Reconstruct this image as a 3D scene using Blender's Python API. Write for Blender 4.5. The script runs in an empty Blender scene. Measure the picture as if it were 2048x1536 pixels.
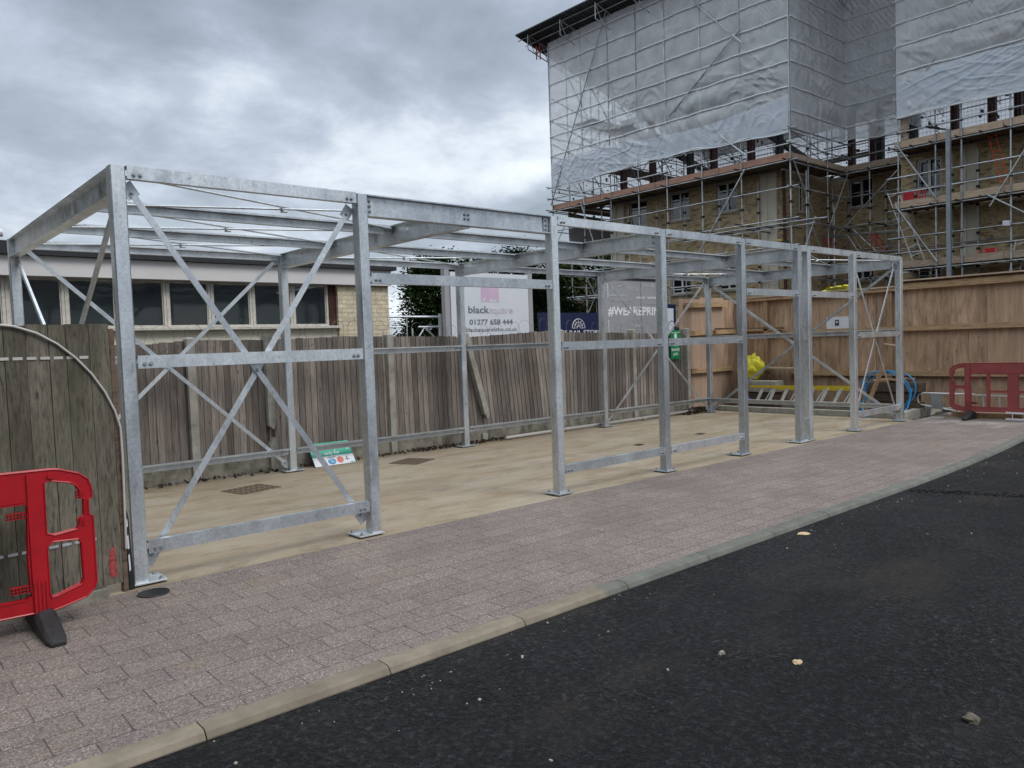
import bpy, bmesh, math, random
from mathutils import Vector, Matrix, noise
random.seed(7)
SC = bpy.context.scene
COL = SC.collection
R = math.radians

# ---------------------------------------------------------------- helpers
def tag(o, label=None, cat=None, group=None, kind=None):
    if label: o['label'] = label
    if cat: o['category'] = cat
    if group: o['group'] = group
    if kind: o['kind'] = kind
    return o

def empty(name, loc, label, cat, group=None):
    o = bpy.data.objects.new(name, None)
    o.empty_display_size = 0.1
    o.location = loc
    COL.objects.link(o)
    return tag(o, label, cat, group)

class MB:
    """collects geometry for ONE mesh object"""
    def __init__(s): s.v = []; s.f = []; s.m = []; s.cur = 0
    def add(s, vs, fs):
        o = len(s.v); s.v += [tuple(v) for v in vs]
        s.f += [tuple(o+i for i in f) for f in fs]; s.m += [s.cur]*len(fs)
    def box(s, x0, x1, y0, y1, z0, z1):
        x0, x1 = sorted((x0, x1)); y0, y1 = sorted((y0, y1)); z0, z1 = sorted((z0, z1))
        s.add([(x0,y0,z0),(x1,y0,z0),(x1,y1,z0),(x0,y1,z0),(x0,y0,z1),(x1,y0,z1),(x1,y1,z1),(x0,y1,z1)],
              [(0,3,2,1),(4,5,6,7),(0,1,5,4),(1,2,6,5),(2,3,7,6),(3,0,4,7)])
    def obox(s, c, a, b, d):
        c, a, b, d = Vector(c), Vector(a), Vector(b), Vector(d)
        if a.cross(b).dot(d) < 0: d = -d
        vs = [c+i*a+j*b+k*d for k in (-1,1) for (i,j) in ((-1,-1),(1,-1),(1,1),(-1,1))]
        s.add(vs, [(0,3,2,1),(4,5,6,7),(0,1,5,4),(1,2,6,5),(2,3,7,6),(3,0,4,7)])
    def bar(s, p, q, w, h, up=(0,0,1)):
        """rectangular bar from p to q, w across, h along 'up'"""
        p, q = Vector(p), Vector(q); d = q-p; t = d.normalized(); u = Vector(up)
        a = t.cross(u)
        if a.length < 1e-4: a = t.cross(Vector((1,0,0)))
        a.normalize(); b = a.cross(t).normalized()
        s.obox((p+q)/2, d/2, a*w/2, b*h/2)
    def tube(s, pts, r, n=8, closed=False, cap=True):
        pts = [Vector(p) for p in pts]; N = len(pts); vs = []; pa = None
        for i in range(N):
            if closed: t = pts[(i+1) % N]-pts[i-1]
            else: t = pts[min(i+1,N-1)]-pts[max(i-1,0)]
            t.normalize()
            if pa is None:
                a = t.cross(Vector((0,0,1)))
                if a.length < 1e-3: a = t.cross(Vector((0,1,0)))
            else: a = pa - t*pa.dot(t)
            a.normalize(); pa = a; b = t.cross(a)
            rr = r[i] if isinstance(r, (list, tuple)) else r
            for k in range(n):
                an = 2*math.pi*k/n
                vs.append(pts[i]+(a*math.cos(an)+b*math.sin(an))*rr)
        fs = []
        for i in range(N if closed else N-1):
            j = (i+1) % N
            for k in range(n):
                fs.append((i*n+k, i*n+(k+1) % n, j*n+(k+1) % n, j*n+k))
        if cap and not closed:
            fs.append(tuple(range(n-1,-1,-1))); fs.append(tuple((N-1)*n+k for k in range(n)))
        s.add(vs, fs)
    def disc(s, c, ax, r, h, n=12):
        c, ax = Vector(c), Vector(ax).normalized()
        s.tube([c, c+ax*h], r, n)
    def prism(s, poly, fn, d):
        """extrude a 2D outline; fn(u, v, w) -> xyz"""
        n = len(poly)
        vs = [fn(u, v, 0) for u, v in poly]+[fn(u, v, d) for u, v in poly]
        fs = [tuple(range(n)), tuple(range(2*n-1, n-1, -1))]
        fs += [(i, i+n, (i+1) % n+n, (i+1) % n) for i in range(n)]
        s.add(vs, fs)
    def mesh(s, name, mats, smooth=False):
        me = bpy.data.meshes.new(name); me.from_pydata(s.v, [], s.f)
        for m in (mats if isinstance(mats, (list, tuple)) else [mats]): me.materials.append(m)
        me.polygons.foreach_set('material_index', s.m)
        bm = bmesh.new(); bm.from_mesh(me); bmesh.ops.recalc_face_normals(bm, faces=bm.faces); bm.to_mesh(me); bm.free()
        if smooth:
            me.polygons.foreach_set('use_smooth', [True]*len(me.polygons))
            try: me.set_sharp_from_angle(angle=R(40))
            except Exception: pass
        me.update(); return me
    def build(s, name, mats, parent=None, smooth=False, bevel=0.0):
        o = bpy.data.objects.new(name, s.mesh(name, mats, smooth)); COL.objects.link(o)
        put(o, parent)
        if bevel:
            md = o.modifiers.new('bevel', 'BEVEL'); md.width = bevel; md.segments = 2; md.limit_method = 'ANGLE'; md.angle_limit = R(50)
        return o

def put(o, parent):
    """parent a mesh built in world coordinates"""
    if parent is None: return
    o.parent = parent
    if parent.parent is None and parent.type == 'EMPTY':
        o.matrix_parent_inverse = parent.matrix_basis.inverted()

def clone(o, parent=None):
    c = o.copy(); COL.objects.link(c)
    if parent is not None: c.parent = parent
    for ch in list(o.children): clone(ch, c)
    return c

def plate(outer, holes, d, fn, bevel=0.0):
    """flat plate with holes -> list of (verts, faces) through a filled 2D curve"""
    cu = bpy.data.curves.new('outline', 'CURVE'); cu.dimensions = '2D'; cu.fill_mode = 'BOTH'; cu.extrude = d/2
    for loop in [outer]+holes:
        sp = cu.splines.new('POLY'); sp.points.add(len(loop)-1); sp.use_cyclic_u = True
        for p, q in zip(sp.points, loop): p.co = (q[0], q[1], 0, 1)
    ob = bpy.data.objects.new('outline', cu); me = bpy.data.meshes.new_from_object(ob)
    vs = [fn(v.co.x, v.co.y, v.co.z) for v in me.vertices]; fs = [tuple(p.vertices) for p in me.polygons]
    bpy.data.objects.remove(ob); bpy.data.meshes.remove(me); bpy.data.curves.remove(cu)
    return vs, fs

FACE_Y = Matrix(((1,0,0),(0,0,-1),(0,1,0)))     # lettering that faces -Y
FACE_X = Matrix(((0,0,-1),(-1,0,0),(0,1,0)))    # lettering that faces -X
def text(s, size, loc, rot, mat, parent, name='lettering', align='LEFT', xs=1.0, bold=0.0, fit=None, shear=0.0):
    cu = bpy.data.curves.new('lettering', 'FONT'); cu.body = s; cu.size = size; cu.align_x = align
    cu.extrude = 0.0015; cu.offset = bold; cu.shear = shear; cu.resolution_u = 4
    ob = bpy.data.objects.new('lettering', cu); me = bpy.data.meshes.new_from_object(ob)
    bpy.data.objects.remove(ob); bpy.data.curves.remove(cu)
    if fit:
        w = max(v.co.x for v in me.vertices)-min(v.co.x for v in me.vertices); xs = fit/w
    M4 = Matrix.Translation(loc) @ rot.to_4x4() @ Matrix.Diagonal((xs,1,1,1))
    me.transform(M4); me.materials.append(mat)
    o = bpy.data.objects.new(name, me); COL.objects.link(o); put(o, parent)
    return o

# ---------------------------------------------------------------- materials
def nt(name):
    m = bpy.data.materials.new(name); m.use_nodes = True; t = m.node_tree; t.nodes.clear()
    out = t.nodes.new('ShaderNodeOutputMaterial'); return m, t, out
class T:
    """short-hand for building node trees"""
    def __init__(s, t): s.t = t
    def n(s, k, **kw):
        nd = s.t.nodes.new('ShaderNode'+k)
        for a, b in kw.items():
            if a.startswith('i_'):
                key = a[2:]; key = int(key) if key.isdigit() else key.replace('_', ' ')
                nd.inputs[key].default_value = b
            else: setattr(nd, a, b)
        return nd
    def l(s, a, b): s.t.links.new(a, b)
    def pos(s, scale=(1,1,1), rot=(0,0,0)):
        g = s.n('NewGeometry'); mp = s.n('Mapping'); mp.inputs['Scale'].default_value = scale; mp.inputs['Rotation'].default_value = rot
        s.l(g.outputs['Position'], mp.inputs['Vector']); return mp.outputs[0]
    def noise(s, vec, scale, detail=4, rough=.55, dist=0):
        nd = s.n('TexNoise'); nd.inputs['Scale'].default_value = scale; nd.inputs['Detail'].default_value = detail
        nd.inputs['Roughness'].default_value = rough; nd.inputs['Distortion'].default_value = dist
        s.l(vec, nd.inputs['Vector']); return nd.outputs['Fac']
    def ramp(s, fac, stops, interp='LINEAR'):
        r = s.n('ValToRGB'); e = r.color_ramp.elements; r.color_ramp.interpolation = interp
        while len(e) < len(stops): e.new(.5)
        for q, (p, c) in zip(e, stops):
            q.position = p; q.color = (*c, 1) if len(c) == 3 else c
        s.l(fac, r.inputs[0]); return r.outputs[0]
    def mix(s, fac, a, b, mode='MIX'):
        m = s.n('MixRGB', blend_type=mode)
        for i, x in ((0, fac), (1, a), (2, b)):
            if isinstance(x, (int, float)): m.inputs[i].default_value = x if i == 0 else (x, x, x, 1)
            elif isinstance(x, tuple): m.inputs[i].default_value = (*x, 1)
            else: s.l(x, m.inputs[i])
        return m.outputs[0]
    def math(s, op, a, b=0.0):
        m = s.n('Math', operation=op)
        for i, x in ((0, a), (1, b)):
            if isinstance(x, (int, float)): m.inputs[i].default_value = x
            else: s.l(x, m.inputs[i])
        return m.outputs[0]
    def bump(s, h, strength, dist=.01):
        b = s.n('Bump'); b.inputs['Strength'].default_value = strength; b.inputs['Distance'].default_value = dist
        s.l(h, b.inputs['Height']); return b.outputs[0]
    def surf(s, out, col, rough=.7, metal=0.0, normal=None, spec=.5):
        p = s.n('BsdfPrincipled')
        for k, x in (('Base Color', col), ('Roughness', rough), ('Metallic', metal)):
            if isinstance(x, tuple): p.inputs[k].default_value = (*x, 1)
            elif isinstance(x, (int, float)): p.inputs[k].default_value = x
            else: s.l(x, p.inputs[k])
        p.inputs['Specular IOR Level'].default_value = spec
        if normal is not None: s.l(normal, p.inputs['Normal'])
        s.l(p.outputs[0], out.inputs[0]); return p

def simple(name, c, rough=.6, metal=0.0, var=.15, scale=6.0, stretch=(1,1,1), bump=0.0, bscale=60.0, island=0.0, spec=.5, dirt=None, objvar=0.0):
    """one colour broken up by noise, per-board variation, dirt and bump"""
    m, t, out = nt(name); k = T(t); v = k.pos(stretch)
    f = k.noise(v, scale, 6, .6)
    lo = tuple(x*(1-var*1.6) for x in c); hi = tuple(min(1, x*(1+var*1.3)) for x in c)
    col = k.ramp(f, [(.28, lo), (.5, c), (.74, hi)])
    if island or objvar:
        if island: rnd = k.n('NewGeometry').outputs['Random Per Island']; am = island
        else: rnd = k.n('ObjectInfo').outputs['Random']; am = objvar
        col = k.mix(1.0, col, k.ramp(rnd, [(0, (1-am,)*3), (1, (1+am*.6,)*3)]), 'MULTIPLY')
    if dirt:
        dc, dlo, dsc = dirt
        df = k.ramp(k.noise(k.pos((1,1,1)), dsc, 7, .65), [(dlo, (0,0,0)), (dlo+.22, (1,1,1))])
        col = k.mix(k.math('MULTIPLY', df, .8), col, dc)
    nrm = k.bump(k.noise(v, bscale, 5, .6), bump) if bump else None
    k.surf(out, col, rough, metal, nrm, spec); return m

def galv(name, base=(.70,.735,.76), metal=.86, lo=.66, rough=.36):
    m, t, out = nt(name); k = T(t)
    v = k.pos()
    vo = k.n('TexVoronoi'); vo.inputs['Scale'].default_value = 60; k.l(v, vo.inputs['Vector'])
    sp = k.ramp(vo.outputs['Color'], [(0, (.84,.84,.84)), (1, (1.08,1.08,1.08))])
    oi = k.n('ObjectInfo').outputs['Random']
    off = k.n('VectorMath', operation='ADD'); cb = k.n('CombineXYZ'); k.l(k.math('MULTIPLY', oi, 30.), cb.inputs[0]); vs2 = k.n('VectorMath', operation='SCALE'); k.l(v, vs2.inputs[0]); k.l(k.math('ADD', k.math('MULTIPLY', k.math('FRACT', k.math('MULTIPLY', oi, 7.3)), 1.3), .45), vs2.inputs['Scale']); k.l(vs2.outputs[0], off.inputs[0]); k.l(cb.outputs[0], off.inputs[1])
    mp = k.n('Mapping'); mp.inputs['Scale'].default_value = (1,1,.4); mp.inputs['Rotation'].default_value = (.25,.35,0); k.l(off.outputs[0], mp.inputs[0])
    big = k.ramp(k.noise(mp.outputs[0], 3.4, 8, .72), [(.30, (lo,lo,lo*1.02)), (.47, (.90,.90,.91)), (.56, (1.0,1.0,1.0)), (.72, (1.16,1.16,1.15))])
    fl = k.ramp(k.noise(mp.outputs[0], 30, 5, .75), [(.30, (.60,.61,.62)), (.41, (1,1,1)), (.66, (1,1,1)), (.76, (1.15,1.15,1.15))])
    col = k.mix(1, k.mix(1, k.mix(1, base, sp, 'MULTIPLY'), big, 'MULTIPLY'), fl, 'MULTIPLY')
    col = k.mix(1, col, k.ramp(oi, [(0, (.76,.78,.80)), (1, (1.10,1.10,1.10))]), 'MULTIPLY')
    ro = k.ramp(k.noise(mp.outputs[0], 7, 6, .7), [(.3, (rough-.12,)*3), (.7, (rough+.2,)*3)])
    k.surf(out, col, ro, metal, k.bump(k.noise(v, 42, 4), .10, .004)); return m

def wood(name, c, dark, island=.25, grain=(14,14,1.1), rough=.85, green=0.0, bump=.5, stain=.5, objv=0.0):
    m, t, out = nt(name); k = T(t)
    rnd = k.n('NewGeometry').outputs['Random Per Island']
    v = k.pos(grain)
    off = k.n('VectorMath', operation='ADD'); cb = k.n('CombineXYZ'); k.l(k.math('MULTIPLY', rnd, 40.), cb.inputs[2])
    k.l(v, off.inputs[0]); k.l(cb.outputs[0], off.inputs[1]); vv = off.outputs[0]
    g = k.noise(vv, 2.2, 8, .68, .6)
    col = k.ramp(g, [(.3, dark), (.52, c), (.72, tuple(min(1, x*1.3) for x in c))])
    kn = k.n('TexVoronoi'); kn.inputs['Scale'].default_value = 1.0; k.l(k.pos((9,9,3.2)), kn.inputs['Vector'])
    kf = k.ramp(kn.outputs['Distance'], [(.05, (1,1,1)), (.13, (0,0,0))])
    col = k.mix(k.math('MULTIPLY', kf, .75), col, tuple(x*.45 for x in dark))
    st = k.ramp(k.noise(k.pos((1.6,1.6,.5)), 1.7, 6, .65), [(.42, (0,0,0)), (.66, (1,1,1))])
    col = k.mix(k.math('MULTIPLY', st, stain), col, tuple(x*.8 for x in dark))
    if green:
        gf = k.ramp(k.noise(k.pos((1,1,.6)), 2.3, 6, .6), [(.45, (0,0,0)), (.68, (1,1,1))])
        col = k.mix(k.math('MULTIPLY', gf, green), col, (.075,.085,.04))
    col = k.mix(1, col, k.ramp(rnd, [(0, (1-island,)*3), (1, (1+island*.5,)*3)]), 'MULTIPLY')
    if objv: col = k.mix(1, col, k.ramp(k.n('ObjectInfo').outputs['Random'], [(0, (1-objv,)*3), (1, (1+objv*.7,1+objv*.6,1+objv*.5))]), 'MULTIPLY')
    k.surf(out, col, rough, 0, k.bump(g, bump, .006), .25); return m

def brick(name, c1, c2, mortar, w=.225, h=.075, ms=.01, dark=None, paint=False, bump=.5):
    m, t, out = nt(name); k = T(t)
    g = k.n('NewGeometry'); sx = k.n('SeparateXYZ'); k.l(g.outputs['Position'], sx.inputs[0])
    cb = k.n('CombineXYZ'); k.l(k.math('ADD', sx.outputs[0], sx.outputs[1]), cb.inputs[0]); k.l(sx.outputs[2], cb.inputs[1])
    br = k.n('TexBrick'); br.inputs['Scale'].default_value = 1; br.inputs['Brick Width'].default_value = w; br.inputs['Row Height'].default_value = h
    br.inputs['Mortar Size'].default_value = ms; br.inputs['Mortar Smooth'].default_value = .3; br.inputs['Bias'].default_value = 0
    br.inputs['Color1'].default_value = (*c1, 1); br.inputs['Color2'].default_value = (*c2, 1); br.inputs['Mortar'].default_value = (*mortar, 1)
    k.l(cb.outputs[0], br.inputs['Vector'])
    col = br.outputs['Color']
    nz = k.ramp(k.noise(k.pos(), 9, 6, .65), [(.3, (.7,.7,.7)), (.7, (1.2,1.2,1.2))])
    col = k.mix(1, col, nz, 'MULTIPLY')
    if dark:
        f = k.ramp(k.noise(k.pos((2.4,2.4,9)), 1.6, 3, .5), [(.56, (0,0,0)), (.64, (1,1,1))])
        col = k.mix(k.math('MULTIPLY', f, .75), col, dark)
    k.surf(out, col, .85, 0, k.bump(br.outputs['Fac'], -bump, .01), .2); return m

def glassy(name, tint=(.012,.015,.018), rough=.03, clear=0.0):
    m, t, out = nt(name); k = T(t)
    p = k.n('BsdfPrincipled'); p.inputs['Base Color'].default_value = (*tint, 1); p.inputs['Roughness'].default_value = rough
    p.inputs['Specular IOR Level'].default_value = .75
    k.l(k.bump(k.noise(k.pos(), 2.2, 2), .06, .05), p.inputs['Normal'])
    if clear:
        tr = k.n('BsdfTransparent'); tr.inputs[0].default_value = (.75,.8,.8,1); mx = k.n('MixShader'); mx.inputs[0].default_value = clear
        k.l(p.outputs[0], mx.inputs[1]); k.l(tr.outputs[0], mx.inputs[2]); k.l(mx.outputs[0], out.inputs[0])
    else: k.l(p.outputs[0], out.inputs[0])
    return m

M = {}
M['galv'] = galv('galvanised_steel')
M['galv_dull'] = galv('galvanised_steel_dull', (.63,.66,.68), .75, .68, .45)
M['bolt'] = simple('zinc_bolt', (.42,.44,.46), .35, .85, .1)
M['tube'] = simple('scaffold_tube', (.46,.48,.49), .45, .55, .3, 2.0, objvar=.35)
M['tube_dark'] = simple('rusty_tube', (.10,.085,.075), .7, .3, .3, 5.0)
M['coupler'] = simple('coupler_iron', (.035,.03,.028), .7, .4, .3, 20)
M['strap'] = simple('sheet_batten', (.80,.82,.83), .5, 0, .06)
M['board'] = wood('scaffold_board', (.42,.33,.25), (.24,.17,.12), .3, (1.2,1.2,14), stain=.2)
M['board_red'] = wood('scaffold_board_reddish', (.46,.27,.20), (.28,.15,.11), .3, (1.2,1.2,14), stain=.25)
M['column_grey'] = simple('grey_column', (.27,.29,.31), .5, .2, .15)
M['board_pale'] = wood('scaffold_board_pale', (.55,.42,.31), (.38,.27,.19), .25, (1.2,1.2,14), stain=.1)
M['deck'] = wood('deck_board', (.20,.15,.11), (.10,.07,.05), .35, (14,1.2,14))
M['fence'] = wood('weathered_fence_board', (.262,.226,.202), (.105,.086,.074), .5, (26,26,1.4), green=.10, stain=.4, bump=.7)
M['oldfence'] = wood('old_mossy_board', (.175,.156,.125), (.045,.037,.028), .34, (30,30,4.2), green=.38, stain=.6, bump=1.0)
M['ply'] = wood('weathered_plywood', (.45,.315,.215), (.21,.138,.090), .0, (6,6,.9), stain=.62, bump=.15, objv=.28)
M['ply_new'] = wood('pale_plywood', (.50,.35,.235), (.38,.25,.165), .0, (7,7,.5), stain=.12, bump=.1, objv=.15)
M['ply_pink'] = wood('pinkish_plywood', (.42,.30,.22), (.33,.225,.165), .0, (7,7,.4), stain=.12, bump=.1)
M['timber'] = wood('sawn_timber', (.46,.31,.18), (.23,.14,.075), .2, (2,2,16), stain=.2)
M['timber_v'] = wood('sawn_timber_upright', (.36,.24,.14), (.22,.135,.075), .2, (16,16,1.2), stain=.2)
M['timber_dark'] = wood('dark_timber', (.15,.105,.075), (.07,.048,.035), .3, (2,2,16), stain=.3)
M['conc'] = simple('concrete_post', (.33,.315,.275), .9, 0, .18, 9, bump=.35, bscale=45, dirt=((.13,.12,.085), .56, 4.))
M['gravelboard'] = simple('mossy_gravel_board', (.235,.22,.18), .92, 0, .25, 6, bump=.5, bscale=30, dirt=((.055,.052,.03), .45, 3.5))
M['render'] = simple('cream_render', (.80,.75,.62), .85, 0, .05, 3, bump=.1, dirt=((.35,.31,.23), .66, 5.))
M['white_fascia'] = simple('white_fascia', (.64,.62,.61), .55, 0, .04, 1.2)
M['black_felt'] = simple('black_fascia', (.012,.013,.017), .65, 0, .4, 30)
M['frame_old'] = simple('peeling_white_frame', (.55,.52,.46), .7, 0, .15, 14, dirt=((.17,.13,.09), .6, 16.))
M['frame_white'] = simple('white_window_frame', (.70,.70,.69), .45, 0, .03)
M['sill'] = simple('stone_sill', (.42,.37,.31), .85, 0, .1)
M['stone'] = simple('pale_stone', (.62,.56,.45), .85, 0, .06, 4)
M['cladding'] = simple('grey_cladding', (.34,.33,.345), .7, 0, .05, 2)
M['brick_yellow'] = brick('yellow_stock_brick', (.60,.455,.26), (.46,.335,.185), (.46,.385,.27), dark=(.15,.10,.06))
M['brick_cream'] = brick('cream_painted_brick', (.70,.62,.46), (.64,.56,.41), (.46,.38,.26), ms=.008, dark=(.50,.42,.29), bump=.8)
M['brick_dark'] = brick('dark_brick', (.09,.035,.03), (.06,.025,.022), (.045,.03,.025))
M['brick_red'] = brick('red_brick', (.36,.14,.08), (.30,.11,.06), (.28,.2,.15))
M['glass'] = glassy('dark_window_glass')
M['glass_clear'] = glassy('old_window_glass', (.02,.028,.03), .06, .45)
M['room'] = simple('dark_room', (.05,.055,.06), .9)
M['steel_red'] = simple('red_oxide_steel', (.085,.02,.018), .6, .1, .2)
M['steel_dark'] = simple('dark_steel', (.02,.022,.028), .6, .2, .3)
M['membrane'] = simple('blue_membrane', (.025,.05,.085), .6, 0, .3)
M['roof_sheet'] = simple('dark_roof_sheet', (.045,.046,.05), .5, .3, .25, 3)
def roofplastic():
    m, t, out = nt('pale_roof_plastic'); k = T(t); col = k.ramp(k.noise(k.pos(), 1.5, 5), [(.3, (.42,.43,.45)), (.7, (.55,.56,.58))])
    d = k.n('BsdfDiffuse'); tr = k.n('BsdfTranslucent'); mx = k.n('MixShader'); mx.inputs[0].default_value = .5
    k.l(col, d.inputs[0]); k.l(col, tr.inputs[0]); k.l(d.outputs[0], mx.inputs[1]); k.l(tr.outputs[0], mx.inputs[2]); k.l(mx.outputs[0], out.inputs[0]); return m
M['roof_plastic'] = roofplastic()
M['mesh_wire'] = simple('mesh_wire', (.12,.12,.125), .5, .5)
M['red'] = simple('red_plastic', (.38,.004,.011), .36, 0, .12, 7, bump=.06, bscale=90, dirt=((.20,.02,.02), .58, 11.))
M['red_faded'] = simple('faded_red_plastic', (.30,.062,.058), .65, 0, .12, 5)
M['red_net'] = simple('red_panel', (.55,.02,.03), .55)
M['rubber'] = simple('black_rubber', (.017,.017,.018), .62, 0, .35, 18, bump=.3, bscale=70, dirt=((.06,.055,.05), .6, 14.))
M['blackplastic'] = simple('black_plastic', (.012,.012,.013), .4)
M['conduit'] = simple('grey_conduit', (.47,.45,.42), .5, 0, .05)
M['yellow'] = simple('yellow_fabric', (.66,.60,.035), .6, 0, .1, 6, bump=.3, bscale=14)
M['yellow_grp'] = simple('yellow_fibreglass', (.60,.44,.02), .45, 0, .06)
M['alu'] = simple('aluminium', (.80,.81,.82), .4, .25, .1)
M['blue_pipe'] = simple('blue_water_pipe', (.02,.24,.50), .4, 0, .05)
M['blue_bag'] = simple('dark_blue_plastic', (.015,.03,.14), .5, 0, .3, 12)
M['orange'] = simple('orange_fibreglass', (.72,.13,.02), .5)
M['signwhite'] = simple('white_sign_panel', (.66,.68,.73), .45, 0, .03, 1)
M['signgrey'] = simple('grey_sign_panel', (.32,.325,.34), .5, 0, .05, 2)
M['navy'] = simple('navy_hoarding', (.008,.014,.06), .45, 0, .1)
M['green'] = simple('green_sign', (.0,.22,.075), .45, 0, .04)
M['teal'] = simple('teal_sign', (.015,.36,.24), .45, 0, .05)
M['ink'] = simple('dark_ink', (.035,.045,.06), .6)
M['ink_grey'] = simple('grey_ink', (.17,.19,.21), .6)
M['ink_pink'] = simple('faded_pink_ink', (.62,.45,.58), .6, 0, .04)
M['ink_pale'] = simple('pale_ink', (.60,.54,.63), .6)
M['ink_white'] = simple('white_ink', (.76,.76,.78), .6, 0, .02)
M['ink_soft'] = simple('soft_white_ink', (.50,.505,.52), .6)
M['ink_faint'] = simple('faint_ink', (.385,.39,.41), .6)
M['ink_red'] = simple('salmon_ink', (.62,.17,.13), .6)
M['ink_blue'] = simple('blue_ink', (.05,.22,.50), .6)
M['ink_lightblue'] = simple('light_blue_ink', (.25,.52,.75), .6)
M['lid'] = simple('worn_iron_lid', (.20,.150,.098), .85, 0, .3, 14, bump=.3)
M['rust'] = simple('rusty_iron', (.10,.062,.04), .85, .2, .35, 20, bump=.3)
M['iron_black'] = simple('black_iron', (.016,.016,.017), .5, .2)
M['hole'] = simple('dark_hole', (.01,.009,.008), .9)
M['wire'] = simple('razor_wire', (.16,.155,.15), .5, .6)
M['soil'] = simple('dark_soil', (.045,.033,.024), .95, 0, .45, 14, bump=.8, bscale=25)
M['leafmould'] = simple('leaf_litter', (.06,.038,.025), .95, 0, .4, 30, island=.6)
M['bark'] = simple('bark', (.07,.052,.04), .95, 0, .3, 8, (1,1,.2), .8, 20)
M['stonechip'] = simple('stone_chip', (.42,.38,.31), .9, 0, .15, 30, island=.5)
M['sand'] = simple('sandy_mortar', (.50,.37,.22), .95, 0, .15, 40)
M['clod'] = simple('brown_clod', (.10,.085,.065), .95, 0, .3, 40, bump=.5)
def leafmat(name, c):
    m, t, out = nt(name); k = T(t)
    rnd = k.n('NewGeometry').outputs['Random Per Island']
    big = k.noise(k.pos(), 1.1, 3)
    col = k.ramp(rnd, [(0, tuple(x*.45 for x in c)), (.6, c), (1, tuple(x*1.9 for x in c))])
    col = k.mix(1, col, k.ramp(big, [(.35, (.6,.6,.6)), (.65, (1.35,1.3,1.1))]), 'MULTIPLY')
    d = k.n('BsdfDiffuse'); tr = k.n('BsdfTranslucent'); mx = k.n('MixShader'); mx.inputs[0].default_value = .25
    k.l(col, d.inputs[0]); k.l(col, tr.inputs[0]); k.l(d.outputs[0], mx.inputs[1]); k.l(tr.outputs[0], mx.inputs[2]); k.l(mx.outputs[0], out.inputs[0]); return m
M['conifer'] = leafmat('conifer_leaf', (.026,.048,.018))
M['conifer_dark'] = leafmat('conifer_leaf_dark', (.014,.026,.014))
M['bushleaf'] = leafmat('yellow_green_leaf', (.10,.105,.02))
M['treeleaf'] = leafmat('broad_leaf', (.05,.075,.03))

def sheetmat(name, tl_, t0, t1, tint=(1,1,1)):
    m, t, out = nt(name); k = T(t)
    v = k.pos((1,1,1)); f = k.noise(v, .9, 6, .62)
    col = k.ramp(f, [(.3, (.86,.84,.86)), (.5, (.90,.91,.93)), (.7, (.90,.94,.97))]); col = k.mix(1, col, tint, 'MULTIPLY')
    p = k.n('BsdfPrincipled'); k.l(col, p.inputs['Base Color']); p.inputs['Roughness'].default_value = .33
    k.l(k.bump(k.noise(k.pos((2.2,2.2,.8)), 2.6, 7, .6, .8), .45, .05), p.inputs['Normal'])
    tl = k.n('BsdfTranslucent'); k.l(col, tl.inputs[0]); tr = k.n('BsdfTransparent'); tr.inputs[0].default_value = (.95,.95,.96,1)
    a = k.n('MixShader'); a.inputs[0].default_value = tl_; k.l(p.outputs[0], a.inputs[1]); k.l(tl.outputs[0], a.inputs[2])
    b = k.n('MixShader'); k.l(k.ramp(k.noise(k.pos(), 1.6, 5, .6), [(.3, (t0,)*3), (.7, (t1,)*3)]), b.inputs[0])
    k.l(a.outputs[0], b.inputs[1]); k.l(tr.outputs[0], b.inputs[2]); k.l(b.outputs[0], out.inputs[0]); return m
M['sheet'] = sheetmat('translucent_sheeting', .14, .30, .50)
M['sheet_clear'] = sheetmat('clear_sheeting', .12, .36, .56)
M['sheet_skirt'] = sheetmat('skirt_sheeting', .22, .16, .34, (.88,.94,1.0))
M['sheet_rear'] = sheetmat('rear_sheeting', .8, .36, .52)

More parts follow.
